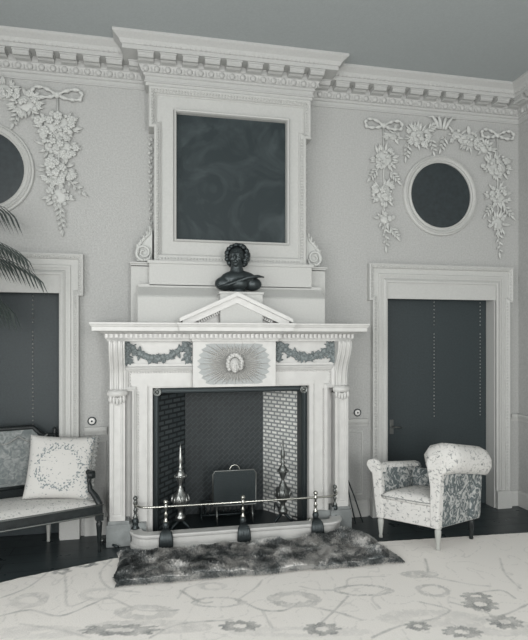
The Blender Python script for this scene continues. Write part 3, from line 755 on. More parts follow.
gd = thing('fire_guard', 'small dark fire guard with ring handle standing inside the fireplace', 'fire guard', (.69, .02, .012))
gp = [(-.195,.16),(-.195,.44),(-.175,.47),(.175,.47),(.195,.44),(.195,.16)]
m = MB(); m.tube([(x,0,z) for x, z in gp]+[(-.195,0,.16)], .007, 8)
for x in (-.16,.16): m.tube([(x,0,.16),(x,-.05,0.004)], .007); m.tube([(x,0,.16),(x,.06,0.004)], .007)
m.build('frame', M_dbrass, gd)
m = MB()
for i in range(27): x = -.19+i*.0146; m.box(x-.001, x+.001, -.001, .001, .16, .465)
for i in range(21): z = .165+i*.0146; m.box(-.19, .19, -.001, .001, z-.001, z+.001)
m.box(-.19,.19,.002,.004,.16,.465)
m.build('mesh_panel', M_iron, gd)
MB().tube([(math.cos(a)*.045, 0, .47+math.sin(a)*.05) for a in [PI*i/12 for i in range(13)]], .006, 8).build('handle', M_brass, gd)
# grate with logs behind the guard
gr = thing('fire_grate', 'black iron basket grate standing against the herringbone fireback', 'grate', (.64, .19, .012))
m = MB()
for i in range(13): x = -.24+i*.04; m.tube([(x,-.09,.06),(x,-.10,.19)], .006, 6); m.tube([(x,-.09,.06),(x,.10,.06)], .006, 6)
for z in (.06,.19): m.tube([(-.25,-.10,z),(.25,-.10,z)], .008, 6)
for x in (-.24,.24):
    for y in (-.09,.10): m.tube([(x,y,.07),(x,y,0.003)], .009, 6)
m.build('basket', M_iron, gr)
M_log = mat('charred_log', (.05,.055,.055), .9, noise_amt=.6, noise_scale=40, bump=.6, bump_scale=30)
for x0, x1, y, z, l in ((-.2,.19,-.045,.115,'charred log at the front of the grate'), (-.18,.2,.04,.116,'charred log at the back of the grate'), (-.15,.16,.0,.185,'charred log lying on top of the two others')):
    n = 9; m = MB(); m.tube([(.64+x0+(x1-x0)*i/(n-1), .19+y+.006*math.sin(i), z+.012) for i in range(n)], [.038+.006*math.sin(i*2.1) for i in range(n)], 10)
    tag(m.build('log', M_log), l, 'log', 'logs in the grate')
# embers and ash heap on the hearth
# fire irons lying in the fender
def iron(p0, p1, lab, tip):
    t = thing('fire_iron', lab, 'fire iron', p0); d = Vector(p1)-Vector(p0)
    MB().tube([(0,0,0), d*.5, d], .007, 8).build('shaft', M_iron, t)
    m = MB(); m.sphere((0,0,0), (.024,.024,.024), None, 12, 8); q = d.normalized()*.045; m.sphere(q, .014, None, 10, 7); m.build('knob', M_brass, t)
    m = MB()
    if tip == 'shovel': m.bbox(-.05,.05,-.05,.05,-.004,.004,.002, Matrix.Translation(d))
    else: m.sphere(d, .013, None, 8, 6)
    m.build('tip', M_iron, t)
iron((1.43,-.315,.040), (.75,-.33,.030), 'poker with a bright brass knob lying behind the right of the curb', 'poker')
iron((1.30,-.30,.1), (1.22,.08,.022), 'fire iron with a brass knob propped by the right end of the hearth', 'poker')
iron((.30,-.29,.040), (.68,-.235,.022), 'shovel with a brass knob lying behind the left of the curb', 'shovel')
# tongs hanging beside the right plinth, rod beside the left plinth
tg = thing('fire_tongs', 'thin dark iron tongs leaning beside the right end of the chimneypiece', 'tongs', (1.73,-.10,0))
m = MB(); m.tube([(0.02,-.10,.012),(.0,-.02,.20),(-.02,.06,.40)], .006, 7); m.tube([(.09,-.10,.012),(.045,-.02,.21),(-.01,.06,.40)], .006, 7); m.build('arm', M_iron, tg)
MB().sphere((-.015,.062,.412), .016, None, 10, 7).build('knob', M_dbrass, tg)
pk = thing('poker', 'dark iron rod lying on the floor beside the left plinth', 'poker', (-.425,-.20,.02))
MB().tube([(0,0,0),(.10,-.125,.0),(.13,-.16,0)], .010, 8).build('shaft', M_iron, pk); MB().sphere((0,0,0), .018, None, 10, 7).build('knob', M_dbrass, pk)

# ------------------------------------------------------------------ carpet
YS = -.52
def floor_pt(px, py):   # where a spot on the carpet lies, in metres
    dep = 1.65*530/(py-340); lat = (px-264)/530*dep; th = .20109
    return (lat*math.cos(th)+dep*math.sin(th), -4.6837-lat*math.sin(th)+dep*math.cos(th))
vines = [([(0,600),(30,588),(60,566),(66,588),(68,608),(92,600)],.4), ([(0,618),(30,612),(60,618),(92,606),(110,600),(140,612),(178,612)],.5), ([(112,561),(100,575),(110,590),(140,594)],.4),
         ([(178,600),(186,590),(205,585)],.4), ([(180,592),(200,604),(212,604)],.6), ([(240,602),(262,612),(285,612),(300,604)],.6), ([(300,606),(345,616)],.5), ([(262,612),(272,630)],.4),
         ([(240,600),(255,590),(262,582)],.35), ([(300,588),(320,592),(345,590),(350,580),(385,578)],.4), ([(348,598),(335,612),(318,628)],.5), ([(330,612),(362,622)],.4),
         ([(385,592),(372,600),(380,610)],.35), ([(425,560),(428,574),(420,578)],.45), ([(430,578),(470,586),(490,588)],.4), ([(420,604),(450,612),(430,622)],.5),
         ([(450,604),(480,612),(500,618),(528,606)],.5), ([(470,596),(500,592),(515,600)],.45), ([(500,560),(505,575),(520,590)],.4), ([(60,566),(85,558),(112,568)],.4),
         ([(150,640),(180,626),(232,622)],.5), ([(372,640),(400,628),(440,620)],.5), ([(0,575),(40,580)],.35),([(20,626),(60,632),(90,640)],.4),([(455,628),(480,640)],.5)]
rings = [(218,604,26,5,.55,.8),(363,592,28,5.5,.62,.8),(433,592,16,6,.5,.7),(294,601,26,8,.5,.5),(145,614,30,7,.40,.45),(212,588,14,4,.3,.6),(30,602,18,7,.35,.5),(420,576,18,3.5,.45,0),(98,596,18,6,.3,.6)]
stars = [(480,606,19,7,9),(505,624,18,7,9),(322,631,20,7,8),(462,634,22,6,9),(418,628,14,5,7),(120,632,44,6,10),(240,628,22,6,8),(476,598,16,4,6),(85,566,14,3,6),(62,573,10,3,5)]
rings += [(150,629,60,7,.30,.25),(430,620,50,8,.22,.3),(498,628,34,9,.3,.4),(300,634,70,5,.22,.4),(40,634,44,6,.24,.3)]
segs = []
for pts, s_ in vines:
    fp = [floor_pt(*p) for p in pts]
    # smooth the polyline
    sm = []
    for i in range(len(fp)-1):
        p0 = fp[max(i-1,0)]; p1 = fp[i]; p2 = fp[i+1]; p3 = fp[min(i+2,len(fp)-1)]
        for q in range(4):
            t = q/4; sm.append(tuple(.5*((2*p1[k])+(-p0[k]+p2[k])*t+(2*p0[k]-5*p1[k]+4*p2[k]-p3[k])*t*t+(-p0[k]+3*p1[k]-3*p2[k]+p3[k])*t**3) for k in (0,1)))
    sm.append(fp[-1]); segs += [(a, b, s_) for a, b in zip(sm, sm[1:])]
def blob(c, rx, ry):
    x0, y0 = floor_pt(c[0]-rx, c[1]); x1, y1 = floor_pt(c[0]+rx, c[1]); cx_, cy_ = floor_pt(*c)
    u = floor_pt(c[0], c[1]-ry); w = floor_pt(c[0], c[1]+ry)
    return cx_, cy_, math.hypot(x1-x0, y1-y0)/2, math.hypot(u[0]-w[0], u[1]-w[1])/2, math.atan2(y1-y0, x1-x0)
RG = [(*blob((a,b),rx,ry), s_, h) for a,b,rx,ry,s_,h in rings]; SG = [(*blob((a,b),rx,ry), n) for a,b,rx,ry,n in stars]
import bisect
# coarse buckets for the vine segments
BK = {}
for sg in segs:
    (ax,ay),(bx,by),s_ = sg
    for ix in range(int(math.floor((min(ax,bx)-.03)*5)), int(math.floor((max(ax,bx)+.03)*5))+1):
        for iy in range(int(math.floor((min(ay,by)-.03)*5)), int(math.floor((max(ay,by)+.03)*5))+1): BK.setdefault((ix,iy), []).append(sg)
def weave(x, y):
    v = 0; wob = noise.noise(Vector((x*14, y*14, 0)))
    for (ax,ay),(bx,by),s_ in BK.get((int(math.floor(x*5)), int(math.floor(y*5))), ()):
        dx, dy = bx-ax, by-ay; t = max(0, min(1, ((x-ax)*dx+(y-ay)*dy)/(dx*dx+dy*dy+1e-9)))
        d = math.hypot(x-ax-dx*t, y-ay-dy*t); w = .004+.006*max(0, wob)
        if d < w+.006: v = max(v, s_*(.75+.5*wob)*min(1, (w+.006-d)/.006))
    for cx_,cy_,rx,ry,an,s_,hole in RG:
        dx, dy = x-cx_, y-cy_
        if abs(dx) > .4 or abs(dy) > .5: continue
        u = (dx*math.cos(an)+dy*math.sin(an))/rx; w = (-dx*math.sin(an)+dy*math.cos(an))/ry; r = math.hypot(u, w)+wob*.12
        if hole < r < 1.05: v = max(v, s_*(.62+.5*wob)*(1 if noise.noise(Vector((x*40,y*40,2))) > -.25 else .4))
    for cx_,cy_,rx,ry,an,n in SG:
        dx, dy = x-cx_, y-cy_
        if abs(dx) > .5 or abs(dy) > .5: continue
        u = (dx*math.cos(an)+dy*math.sin(an))/rx; w = (-dx*math.sin(an)+dy*math.cos(an))/ry; r = math.hypot(u, w); a = math.atan2(w, u)
        if .33 < r < .68+.32*abs(math.cos(a*n/2+wob)): v = max(v, .62+.4*wob)
    if v == 0:     # scattered fainter weave
        q = noise.noise(Vector((x*7.3, y*7.3, 4.2))); 
        if abs(q) < .022: v = .16
    return v
xg = [XL+.35+i*.1 for i in range(11)]; xg = [x for x in xg if x < -1.45]; x = -1.45
while x < 3.36: xg.append(x); x += .0105
yg = []; y = -2.3
while y < -.5: yg.append(y); y += .0105
yg = [-6.5, -5, -4, -3, -2.6]+yg
nx, ny = len(xg), len(yg); vs = []; fs = []; col = []
def edge_y(x):          # far edge of the carpet, not quite parallel to the wall
    if x < -.3: return -.56-.34*(-.3-x)-.10*max(0, -.9-x)
    return -.56-.045*(x+.3)
for j in range(ny):
    for i in range(nx):
        X, Y = xg[i], yg[j]
        if j >= 5: Yb = edge_y(X)+.006*noise.noise(Vector((X*20,0,0))); Y = -2.3+(Y+2.3)*((Yb+2.3)/(yg[-1]+2.3))
        vs.append((X, Y, .012)); col.append(weave(X, Y) if j >= 5 else 0)
for j in range(ny-1):
    for i in range(nx-1): a = j*nx+i; fs.append((a, a+1, a+nx+1, a+nx))
# turn the border down to the floor
border = [i for i in range(nx)]+[j*nx+nx-1 for j in range(1, ny)]+[(ny-1)*nx+i for i in range(nx-2, -1, -1)]+[j*nx for j in range(ny-2, 0, -1)]
b0 = len(vs)
for i in border: vs.append((vs[i][0], vs[i][1], .0)); col.append(0)
for k in range(len(border)): q = (k+1) % len(border); fs.append((border[k], b0+k, b0+q, border[q]))
me = bpy.data.meshes.new('carpet'); me.from_pydata(vs, [], fs)
ca = me.attributes.new('weave', 'FLOAT', 'POINT'); ca.data.foreach_set('value', col)
co = bpy.data.objects.new('carpet', me); C.objects.link(co); me.materials.append(M_carpet)
tag(co, 'large pale carpet with grey trailing vines and rosettes covering the foreground floor', 'carpet')

# ------------------------------------------------------------------ fur rug
rg = thing('fur_rug', 'dark shaggy fur hearth rug lying on the pale carpet before the fender', 'rug', (0, 0, .012))
x0, x1, y0, y1 = -.27, 1.72, -1.03, -.52
def rug_xy(u, v):
    X = x0+(x1-x0)*u; Y = y0+(y1-y0)*v
    X += .025*noise.noise(Vector((v*5, 1.3, 0)))+(.10*(u-.5)*(1-v) if u > .5 else 0); Y += .02*noise.noise(Vector((u*9, v*2, 3)))-.02*u*(1-v)
    return X, Y
def rug_z(u, v, X, Y):
    e = min(u/.02, (1-u)/.02, v/.06, (1-v)/.06, 1)
    return .006+e**.5*(.026+.032*max(0, .3+noise.noise(Vector((X*4.5, Y*7, .7))))+.016*noise.noise(Vector((X*13, Y*15, 2))) + (.045*math.exp(-((X-1.50)**2+(Y+.60)**2)/.012)))
nu, nv = 120, 44; vs = []; fs = []
for j in range(nv+1):
    for i in range(nu+1):
        u, v = i/nu, j/nv; X, Y = rug_xy(u, v); vs.append((X, Y, rug_z(u, v, X, Y)))
for j in range(nv):
    for i in range(nu): a = j*(nu+1)+i; fs.append((a, a+1, a+nu+2, a+nu+1))
nb = len(vs); bord = [i for i in range(nu+1)]+[j*(nu+1)+nu for j in range(1, nv+1)]+[nv*(nu+1)+i for i in range(nu-1, -1, -1)]+[j*(nu+1) for j in range(nv-1, 0, -1)]
for i in bord: vs.append((vs[i][0], vs[i][1], 0))
for k in range(len(bord)): q = (k+1) % len(bord); fs.append((bord[k], nb+k, nb+q, bord[q]))
MB().add(vs, fs, True).build('hide', M_fur, rg)
m = MB(); vs = []; fs = []
for k in range(52000):
    u, v = rnd.random(), rnd.random()
    if k % 8 == 0: v = rnd.random()*.03
    elif k % 29 == 0: u = rnd.choice((0, 1))+rnd.uniform(-.004,.004); u = min(max(u,0),1)
    X, Y = rug_xy(u, v); z = rug_z(u, v, X, Y)
    fl_ = Vector((noise.noise(Vector((X*6, Y*6, 9))), noise.noise(Vector((X*6, Y*6, 19)))-.35, 0))*1.7
    ln = rnd.uniform(.022,.044); d = Vector((fl_.x+rnd.uniform(-.35,.35), fl_.y+rnd.uniform(-.35,.35), .75))
    if v < .03: d = Vector((rnd.uniform(-.4,.4), -1.0, .25))
    d.normalize(); p = Vector((X, Y, z-.003)); s_ = Vector((-d.y, d.x, 0)); s_ = s_.normalized() if s_.length > .01 else Vector((1,0,0)); s_ = (s_+Vector((rnd.uniform(-.5,.5),rnd.uniform(-.5,.5),0)))*.0024
    mid = p+d*ln*.55; tip = p+d*ln+Vector((d.x*.4, d.y*.4, -.45))*ln*.5; tip.z = max(tip.z, .001)
    b = len(vs); vs += [p-s_, p+s_, mid+s_*.8, mid-s_*.8, tip]; fs += [(b,b+1,b+2,b+3), (b+3,b+2,b+4)]
m.add(vs, fs, True).build('fur', M_fur, rg, fixn=False)['kind'] = 'stuff'

# ------------------------------------------------------------------ armchair
ac = thing('armchair', 'low pale damask armchair with one tall rolled side standing before the right door', 'armchair', (0,0,0))
ac.rotation_euler = (0,0,math.radians(-46))
W2, DP = .265, .70     # half width, depth; origin at the centre of the front edge on the floor
NF = Vector((2.155, -.893, .012)); ac.location = NF - Matrix.Rotation(math.radians(-46), 3, 'Z') @ Vector((W2-.03, .03, 0))
def arm(sx):
    """side panel: leans out, rolled top rising to the back"""
    m = MB(); n = 12; rows = []
    prof = [(-.035,.17),(-.035,.30),(-.03,.50),(-.02,.56),(-.028,.60),(-.01,.635),(.025,.645),(.06,.630),(.072,.595),(.055,.565),(.035,.55),(.03,.45),(.02,.30),(.012,.17)]
    for i in range(n+1):
        t = i/n; y = .0+DP*t; up = .955-.10*t; out = .02*t; rnd_ = .010*math.sin(PI*min(1, t*8)/2)
        rows.append([(sx*(W2-.035+q[0]*(.9+.1*min(1,t*8))+ (.03*max(0,(q[1]-.17)/.45)) + out*0), y-(.0 if t else 0), .17+(q[1]-.17)*(up if q[1] > .4 else 1)) for q in prof])
    if sx > 0:
        rows = []
        for i in range(n+1):
            t = i/n; e_ = max(0, 1-max(0, (t-.80)/.20)**2)**.5; e2 = .62+.38*min(1, t*7)**.5
            rows.append([(W2-.03+((q[0]-.045)*(.35+.65*e_)*e2+.045 if q[1] > .60 else q[0]), DP*t, (.60+(q[1]-.60)*(.45+.55*e_)*(e2 if t < .2 else 1)-.085*t) if q[1] > .60 else q[1]) for q in TALL])
    k = len(rows[0]); vs = [p for r in rows for p in r]; fs = []
    for i in range(n):
        for q in range(k): fs.append((i*k+q, (i+1)*k+q, (i+1)*k+(q+1)%k, i*k+(q+1)%k))
    fs.append(list(range(k))); fs.append([n*k+q for q in range(k)])
    m.add(vs, fs, True); return m
TALL = [(-.035,.17),(-.035,.50),(-.055,.59),(-.125,.66),(-.140,.75),(-.10,.815),(-.01,.845),(.06,.845),(.112,.82),(.142,.765),(.142,.70),(.115,.645),(.07,.615),(.035,.585),(.028,.40),(.015,.17)]
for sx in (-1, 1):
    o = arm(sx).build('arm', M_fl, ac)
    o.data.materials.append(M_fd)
    # damask with shade painted in on the flat inner and outer faces, pale on the rolled top and front
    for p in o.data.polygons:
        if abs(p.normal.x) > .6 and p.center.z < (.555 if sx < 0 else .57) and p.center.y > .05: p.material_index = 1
    md = o.modifiers.new('b', 'BEVEL'); md.width = .012; md.segments = 3; md.limit_method = 'ANGLE'; md.angle_limit = math.radians(50)
    # pale scroll facing on the arm front
    m = MB(); oc = []
    for q in [(-.040,.17),(-.040,.50),(-.036,.60),(-.012,.642),(.026,.652),(.066,.635),(.080,.595),(.058,.555),(.034,.53),(.026,.30),(.018,.17)]:
        oc.append((sx*(W2-.035+q[0]+.03*max(0,(q[1]-.17)/.45)), q[1]))
    if sx > 0: oc = [(W2-.03+q, z) for q, z in ((-.042,.17),(-.042,.50),(-.06,.60),(-.072,.68),(-.04,.74),(.02,.755),(.06,.72),(.062,.66),(.045,.60),(.034,.50),(.022,.17))]
    m.prism(oc, lambda u, v, d: (u, d, v), -.018, .035)
    m.build('arm_facing', M_fl, ac, bevel=.010)
# back, curved and rolled over at the top
m = MB(); n = 14; prof = [(.50,.18),(.50,.30),(.512,.40),(.52,.45),(.535,.49),(.565,.52),(.61,.53),(.655,.52),(.69,.50),(.70,.47),(.695,.44),(.69,.42),(.685,.36),(.675,.18)]
rows = []
for i in range(n+1):
    t = i/n*2-1; x = t*(W2+.01); fall = .035*abs(t)**4; rows.append([(x*(1 if z < .6 else 1+.03), y+.02*(1-t*t)-(.0), z-(fall if z > .55 else 0)) for y, z in prof])
k = len(prof); vs = [p for r in rows for p in r]; fs = []
for i in range(n):
    for q in range(k): fs.append((i*k+q, (i+1)*k+q, (i+1)*k+(q+1)%k, i*k+(q+1)%k))
fs.append(list(range(k))); fs.append([n*k+q for q in range(k)])
m.add(vs, fs, True)
o = m.build('backrest', M_fd, ac); md = o.modifiers.new('b', 'BEVEL'); md.width = .03; md.segments = 4; md.limit_method = 'ANGLE'; md.angle_limit = math.radians(50)
# seat rail and cushion
m = MB(); m.bbox(-W2+.03, W2-.03, -.008, .66, .17, .335, .012); m.build('seat_base', M_fl, ac)
m = MB(); nu_, nv_ = 16, 16; top = []; bot = []
for j in range(nv_+1):
    for i in range(nu_+1):
        a, b = i/nu_*2-1, j/nv_*2-1; e_ = max(0, (1-a**8)*(1-b**8))**.5
        X = a*(W2-.068); Y = .26+b*.285-(.012*(1-a*a) if b < 0 else 0); bulge = .022*(1-a*a)*(1-b*b)
        top.append((X, Y, .365+.035*e_+bulge)); bot.append((X, Y, .345-.012*e_))
nn = len(top); fs = []
for j in range(nv_):
    for i in range(nu_): a = j*(nu_+1)+i; fs.append((a,a+1,a+nu_+2,a+nu_+1)); fs.append((nn+a,nn+a+nu_+1,nn+a+nu_+2,nn+a+1))
bd = [i for i in range(nu_+1)]+[j*(nu_+1)+nu_ for j in range(1,nv_+1)]+[nv_*(nu_+1)+i for i in range(nu_-1,-1,-1)]+[j*(nu_+1) for j in range(nv_-1,0,-1)]
for q in range(len(bd)): r = (q+1)%len(bd); fs.append((bd[q], nn+bd[q], nn+bd[r], bd[r]))
m.add(top+bot, fs, True)
cu = m.build('seat_cushion', M_fl, ac)
MB().tube([tuple(Vector(top[i])+Vector((0,0,-.004))) for i in bd]+[top[bd[0]]], .005, 6).build('piping', M_fringe, cu)
for x, y in ((-W2+.03,.03),(W2-.03,.03),(-W2+.05,.62),(W2-.05,.62)):
    m = MB(); m.lathe([(.014,.0),(.016,.012),(.012,.03),(.016,.06),(.022,.12),(.024,.15),(.018,.157),(.026,.168),(.026,.18)], (x, y, 0), 14)
    m.build('leg', M_lwood if y < .1 else M_wood, ac)

# the arms run a little askew to the front edge
for o in [k for k in bpy.data.objects if k.parent == ac or (k.parent and k.parent.parent == ac)]:
    for v in o.data.vertices: v.co.x, v.co.y = v.co.x+.30*v.co.y, .66*v.co.y
# ------------------------------------------------------------------ settee
st = thing('settee', 'dark wood settee with tapestry back and pale seat before the left door', 'settee', (-1.224,-.386,.0), math.radians(18.5))
FH, RH, FY, RY = .775, .64, -.27, .20
def trap(x, y):  # taper towards the back
    return x*(FH+(RH-FH)*(y-FY)/(RY-FY))/FH
def poly_rail(z0, z1, inset=0):
    pts = []
    for i in range(17): t = i/16*2-1; pts.append(((FH-inset)*t, FY+inset-.03*(1-t*t)))
    pts += [(RH-inset, RY-inset), (-RH+inset, RY-inset)]
    return pts
m = MB(); m.prism(poly_rail(0,0), lambda u, v, d: (u, v, d), .295, .375); m.build('seat_rail', M_wood, st, bevel=.006)
m = MB()
q = poly_rail(0,0,-.004)[:17]; m.tube([(x, y, .300) for x, y in q], .007, 6); m.tube([(x, y, .372) for x, y in q], .005, 6)
m.build('moulding', M_dbrass, st)
m = MB(); nu_, nv_ = 40, 12; top = []
for j in range(nv_+1):
    for i in range(nu_+1):
        a = i/nu_*2-1; b = j/nv_; y = FY+.012+(RY-FY-.03)*b; hw = FH+(RH-FH)*b-.014; yy = y-.03*(1-a*a)*(1-b)
        e_ = max(0, (1-a**10)*(1-(2*b-1)**6))**.5; top.append((a*hw, yy, .374+.030*e_+.030*(1-a*a)*(1-(2*b-1)**2)))
fs = []
for j in range(nv_):
    for i in range(nu_): a = j*(nu_+1)+i; fs.append((a,a+1,a+nu_+2,a+nu_+1))
m.add(top, fs, True); m.build('seat', M_seat, st)
# back frame with raised centre
bz = lambda x: (.86+.075*(1 if abs(x) < .33 else max(0, 1-(abs(x)-.33)/.07)) if abs(x) < .40 else .86)
bk = [(-.50,.40),(-.50,.86)]+[(x, bz(x)) for x in [-.42,-.40,-.375,-.35,-.33,-.2,0,.2,.33,.35,.375,.40,.42]]+[(.50,.86),(.50,.40)]
def by(z): return .19+.13*(z-.4)
m = MB(); m.tube([(x, by(z), z) for x, z in bk], .020, 8)
m.tube([(-.5,by(.47),.47),(.5,by(.47),.47)], .016, 8)
for i in range(60):
    x = -.33+i*.0112; m.sphere((x, by(.94)-.018, .945), .007, None, 6, 4)
for sx in (-1,1):
    m.tube([(sx*.50,RY,.30),(sx*.50,by(.45),.45)], .022, 8)
    m.lathe([(.016,0),(.022,.012),(.012,.022),(.018,.038),(.010,.052),(.003,.062)], (sx*.50, by(.87), .865), 10)
m.build('back_frame', M_wood, st)
m = MB(); vs = []; fs = []; nx_ = 30; nz_ = 10
for j in range(nz_+1):
    for i in range(nx_+1):
        x = -.485+.97*i/nx_; zt = bz(x)-.012; z = .485+(zt-.485)*j/nz_; e_ = max(0,(1-(2*i/nx_-1)**8)*(1-(2*j/nz_-1)**6))
        vs.append((x, by(z)-.004-.022*e_, z))
for j in range(nz_):
    for i in range(nx_): a = j*(nx_+1)+i; fs.append((a,a+1,a+nx_+2,a+nx_+1))
n0 = len(vs); vs += [(x, y+.03+.022*0, z) for x, y, z in vs[:]]
fs += [tuple(n0+q for q in f[::-1]) for f in fs[:]]
m.add(vs, fs, True); m.build('backrest', M_tap, st)
# drapery swag woven across the top of the back, carved ribbon
m = MB()
for k in range(4):
    xa = -.44+k*.22; m.tube([(xa+.22*t/8, by(.85)-.032, .875-.055*math.sin(PI*t/8)) for t in range(9)], .006, 6)
m.build('swag_trim', M_fringe, st)
for sx in (-1, 1):
    m = MB()
    m.tube([(sx*.50,by(.72)-.01,.70),(sx*.56,.08,.66),(sx*.65,-.06,.612),(sx*.69,-.15,.605),(sx*.695,-.185,.600)], [.016,.018,.020,.022,.020], 10)
    m.tube([(sx*.675,-.185,.592),(sx*.73,-.185,.592)], .030, 12)
    m.tube([(sx*.695,-.175,.58),(sx*.690,-.15,.53),(sx*.700,-.165,.47),(sx*.735,-.215,.42),(sx*.752,-.245,.375),(sx*.752,-.250,.33)], [.018,.019,.021,.024,.026,.024], 10)
    m.build('arm', M_wood, st)
def s_leg(x, y, mt):
    m = MB(); m.bbox(x-.028, x+.028, y-.028, y+.028, .245, .30, .004)
    m.lathe([(.010,.0),(.014,.008),(.012,.03),(.016,.10),(.023,.20),(.025,.225),(.016,.235),(.024,.247)], (x, y, 0), 14); m.build('leg', mt, st)
for x, y in ((-.752,-.245),(.752,-.245)): s_leg(x, y, M_wood)
for x, y in ((-.60,.175),(.60,.175),(.44,.175),(-.44,.175)): s_leg(x, y, M_lwood)
# cushion standing on the seat
cm = MB(); n = 26; F = []; Bk = []
for j in range(n+1):
    for i in range(n+1):
        a, b = i/n*2-1, j/n*2-1; pull = 1-.055*(1-a*a)*1 if abs(b) > 0 else 1
        X = .245*a*(1-.07*(1-b*b)*0-.05*(1-b*b)); Zz = .245*b*(1-.05*(1-a*a)); th_ = .075*((1-a*a)*(1-b*b))**.42+.004
        F.append((X, -th_, Zz)); Bk.append((X, th_, Zz))
nn = len(F); fs = []
for j in range(n):
    for i in range(n): a = j*(n+1)+i; fs.append((a,a+1,a+n+2,a+n+1)); fs.append((nn+a,nn+a+n+1,nn+a+n+2,nn+a+1))
bd = [i for i in range(n+1)]+[j*(n+1)+n for j in range(1,n+1)]+[n*(n+1)+i for i in range(n-1,-1,-1)]+[j*(n+1) for j in range(n-1,0,-1)]
for q in range(len(bd)): r = (q+1)%len(bd); fs.append((bd[q], nn+bd[q], nn+bd[r], bd[r]))
ct = thing('cushion', 'square white cushion embroidered with a floral wreath propped on the settee', 'cushion', (0,0,0))
ct.matrix_world = Matrix.Translation((-1.224,-.386,0)) @ Matrix.Rotation(math.radians(18.5),4,'Z') @ Matrix.Translation((.495,-.045,.648)) @ Matrix.Rotation(math.radians(-14),4,'Z') @ Matrix.Rotation(math.radians(-17),4,'X') @ Matrix.Rotation(math.radians(5),4,'Y')
cm.add(F+Bk, fs, True).build('cover', M_cush, ct)
fm = MB()
for q in range(0, len(bd)):
    p = Vector(F[bd[q]]); p.y = 0
    if p.x > .21:     # frilled edge on the right-hand side
        for s_ in range(3): fm.tube([p+Vector((-.005,0,s_*.006)), p+Vector((.014,.006*(-1)**s_,s_*.006)), p+Vector((.034,-.008*(-1)**q,s_*.006-.003))], [.005,.006,.003], 5)
fm.build('frill', M_fringe, ct)

# ------------------------------------------------------------------ palm
pm = thing('potted_palm', 'dark feathery palm arching in from the left edge over the settee', 'palm', (-2.25,-.42,0))
MB().lathe([(.15,0),(.16,.02),(.19,.25),(.215,.40),(.225,.42),(.21,.44),(.19,.42),(.18,.38)], seg=28).build('pot', M_pot, pm)
m = MB(); 
for k in range(5):
    a = k*1.26; m.tube([(math.cos(a)*.05,math.sin(a)*.05,.36),(math.cos(a)*.07,math.sin(a)*.07,1.0),(math.cos(a)*.10,math.sin(a)*.10,1.5)], [.022,.018,.013], 8)
m.build('stem', M_wood, pm)
def frond(p0, p1, p2, nl, ll, droop):
    """arching midrib with two rows of drooping leaflets"""
    m = MB(); p0, p1, p2 = Vector(p0), Vector(p1), Vector(p2); pts = [p0*(1-t)**2+p1*2*t*(1-t)+p2*t*t for t in [i/20 for i in range(21)]]
    m.tube(pts, [.009-.0035*i/10 if i < 20 else .002 for i in range(21)], 6)
    for i in range(nl):
        t = .22+.78*i/(nl-1); p = p0*(1-t)**2+p1*2*t*(1-t)+p2*t*t; d = ((p1-p0)*(1-t)+(p2-p1)*t).normalized()
        sd = d.cross(Vector((0,0,1))).normalized(); L_ = ll*(.55+.75*math.sin(PI*min(1,.18+t*.80)))*rnd.uniform(.9,1.08)
        for q in (-1, 1):
            dr = (d*.85+sd*q*.55+Vector((0,0,-.1))).normalized(); c0 = p; w = .011
            mid = p+dr*L_*.5+Vector((0,0,-droop*L_*.15)); tip = p+dr*L_*.85+Vector((0,0,-droop*L_*.62))
            nrm = dr.cross(Vector((0,0,1))).normalized()*w
            m.add([c0-nrm*.3, c0+nrm*.3, mid+nrm, mid-nrm, tip, mid+Vector((0,0,.004))], [(0,1,5),(1,2,5),(0,5,3),(5,2,4),(3,5,4)], True)
    return m.build('frond', M_leaf, pm)
frond((.05,0,1.45),(.35,-.02,2.75),(1.34,-.03,2.16),40,.30,.9)
frond((.03,.02,1.45),(.25,.0,3.0),(1.12,.10,2.66),32,.30,1.2)
frond((.05,-.03,1.4),(.45,-.06,2.35),(1.16,-.06,1.92),34,.30,1.3)
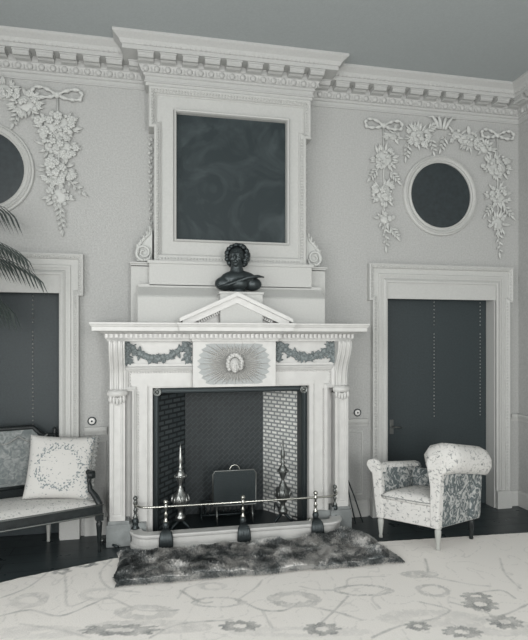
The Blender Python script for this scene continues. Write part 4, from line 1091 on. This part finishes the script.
frond((0,0,1.45),(-.05,-.1,2.9),(.35,-.55,2.75),26,.30,1.0)
frond((.05,.02,1.45),(.42,.0,2.80),(1.26,-.06,2.30),40,.30,.9)
frond((.04,-.06,1.4),(.40,-.10,2.30),(1.06,-.12,2.05),36,.30,1.3)
frond((-.03,0,1.4),(-.12,-.1,2.4),(-.20,-.45,2.2),26,.20,1.0)
frond((0,-.05,1.4),(.05,-.35,2.5),(.30,-.85,2.0),26,.28,1.0)

# ------------------------------------------------------------------ light
def area(name, loc, rot, sx, sy, e, col=(1,1,1)):
    l = bpy.data.lights.new(name, 'AREA'); l.shape = 'RECTANGLE'; l.size = sx; l.size_y = sy; l.energy = e; l.color = col
    o = bpy.data.objects.new(name, l); C.objects.link(o); o.location = loc; o.rotation_euler = rot; return o
for i, (y0_, y1_) in enumerate(wins_l):
    area('daylight_left', (XL-.10, (y0_+y1_)/2, (WZ0+WZ1)/2), (0, -PI/2, 0), WZ1-WZ0-.15, y1_-y0_-.15, (110, 160)[i], (1,.995,.98))
for x0_, x1_ in wins_f:
    area('daylight_front', ((x0_+x1_)/2, YF-.10, (WZ0+WZ1)/2), (PI/2, 0, 0), x1_-x0_-.15, WZ1-WZ0-.15, 270 if x0_ < 0 else 270, (1,.995,.98))
w = bpy.data.worlds.new('sky'); sc.world = w; w.use_nodes = True; w.node_tree.nodes['Background'].inputs[0].default_value = (.8,.88,1,1); w.node_tree.nodes['Background'].inputs[1].default_value = .6

# ------------------------------------------------------------------ camera
cam = bpy.data.cameras.new('camera'); cam.sensor_fit = 'HORIZONTAL'; cam.sensor_width = 36; cam.lens = 36*530/528; cam.shift_y = 20/528
co_ = bpy.data.objects.new('camera', cam); C.objects.link(co_); co_.location = (0, -4.6837, 1.65); co_.rotation_euler = (PI/2, 0, -math.radians(11.5217)); sc.camera = co_
sc.view_settings.view_transform = 'Standard'; sc.view_settings.look = 'None'; sc.view_settings.exposure = -.6; sc.view_settings.gamma = 1; sc.view_settings.use_curve_mapping = False
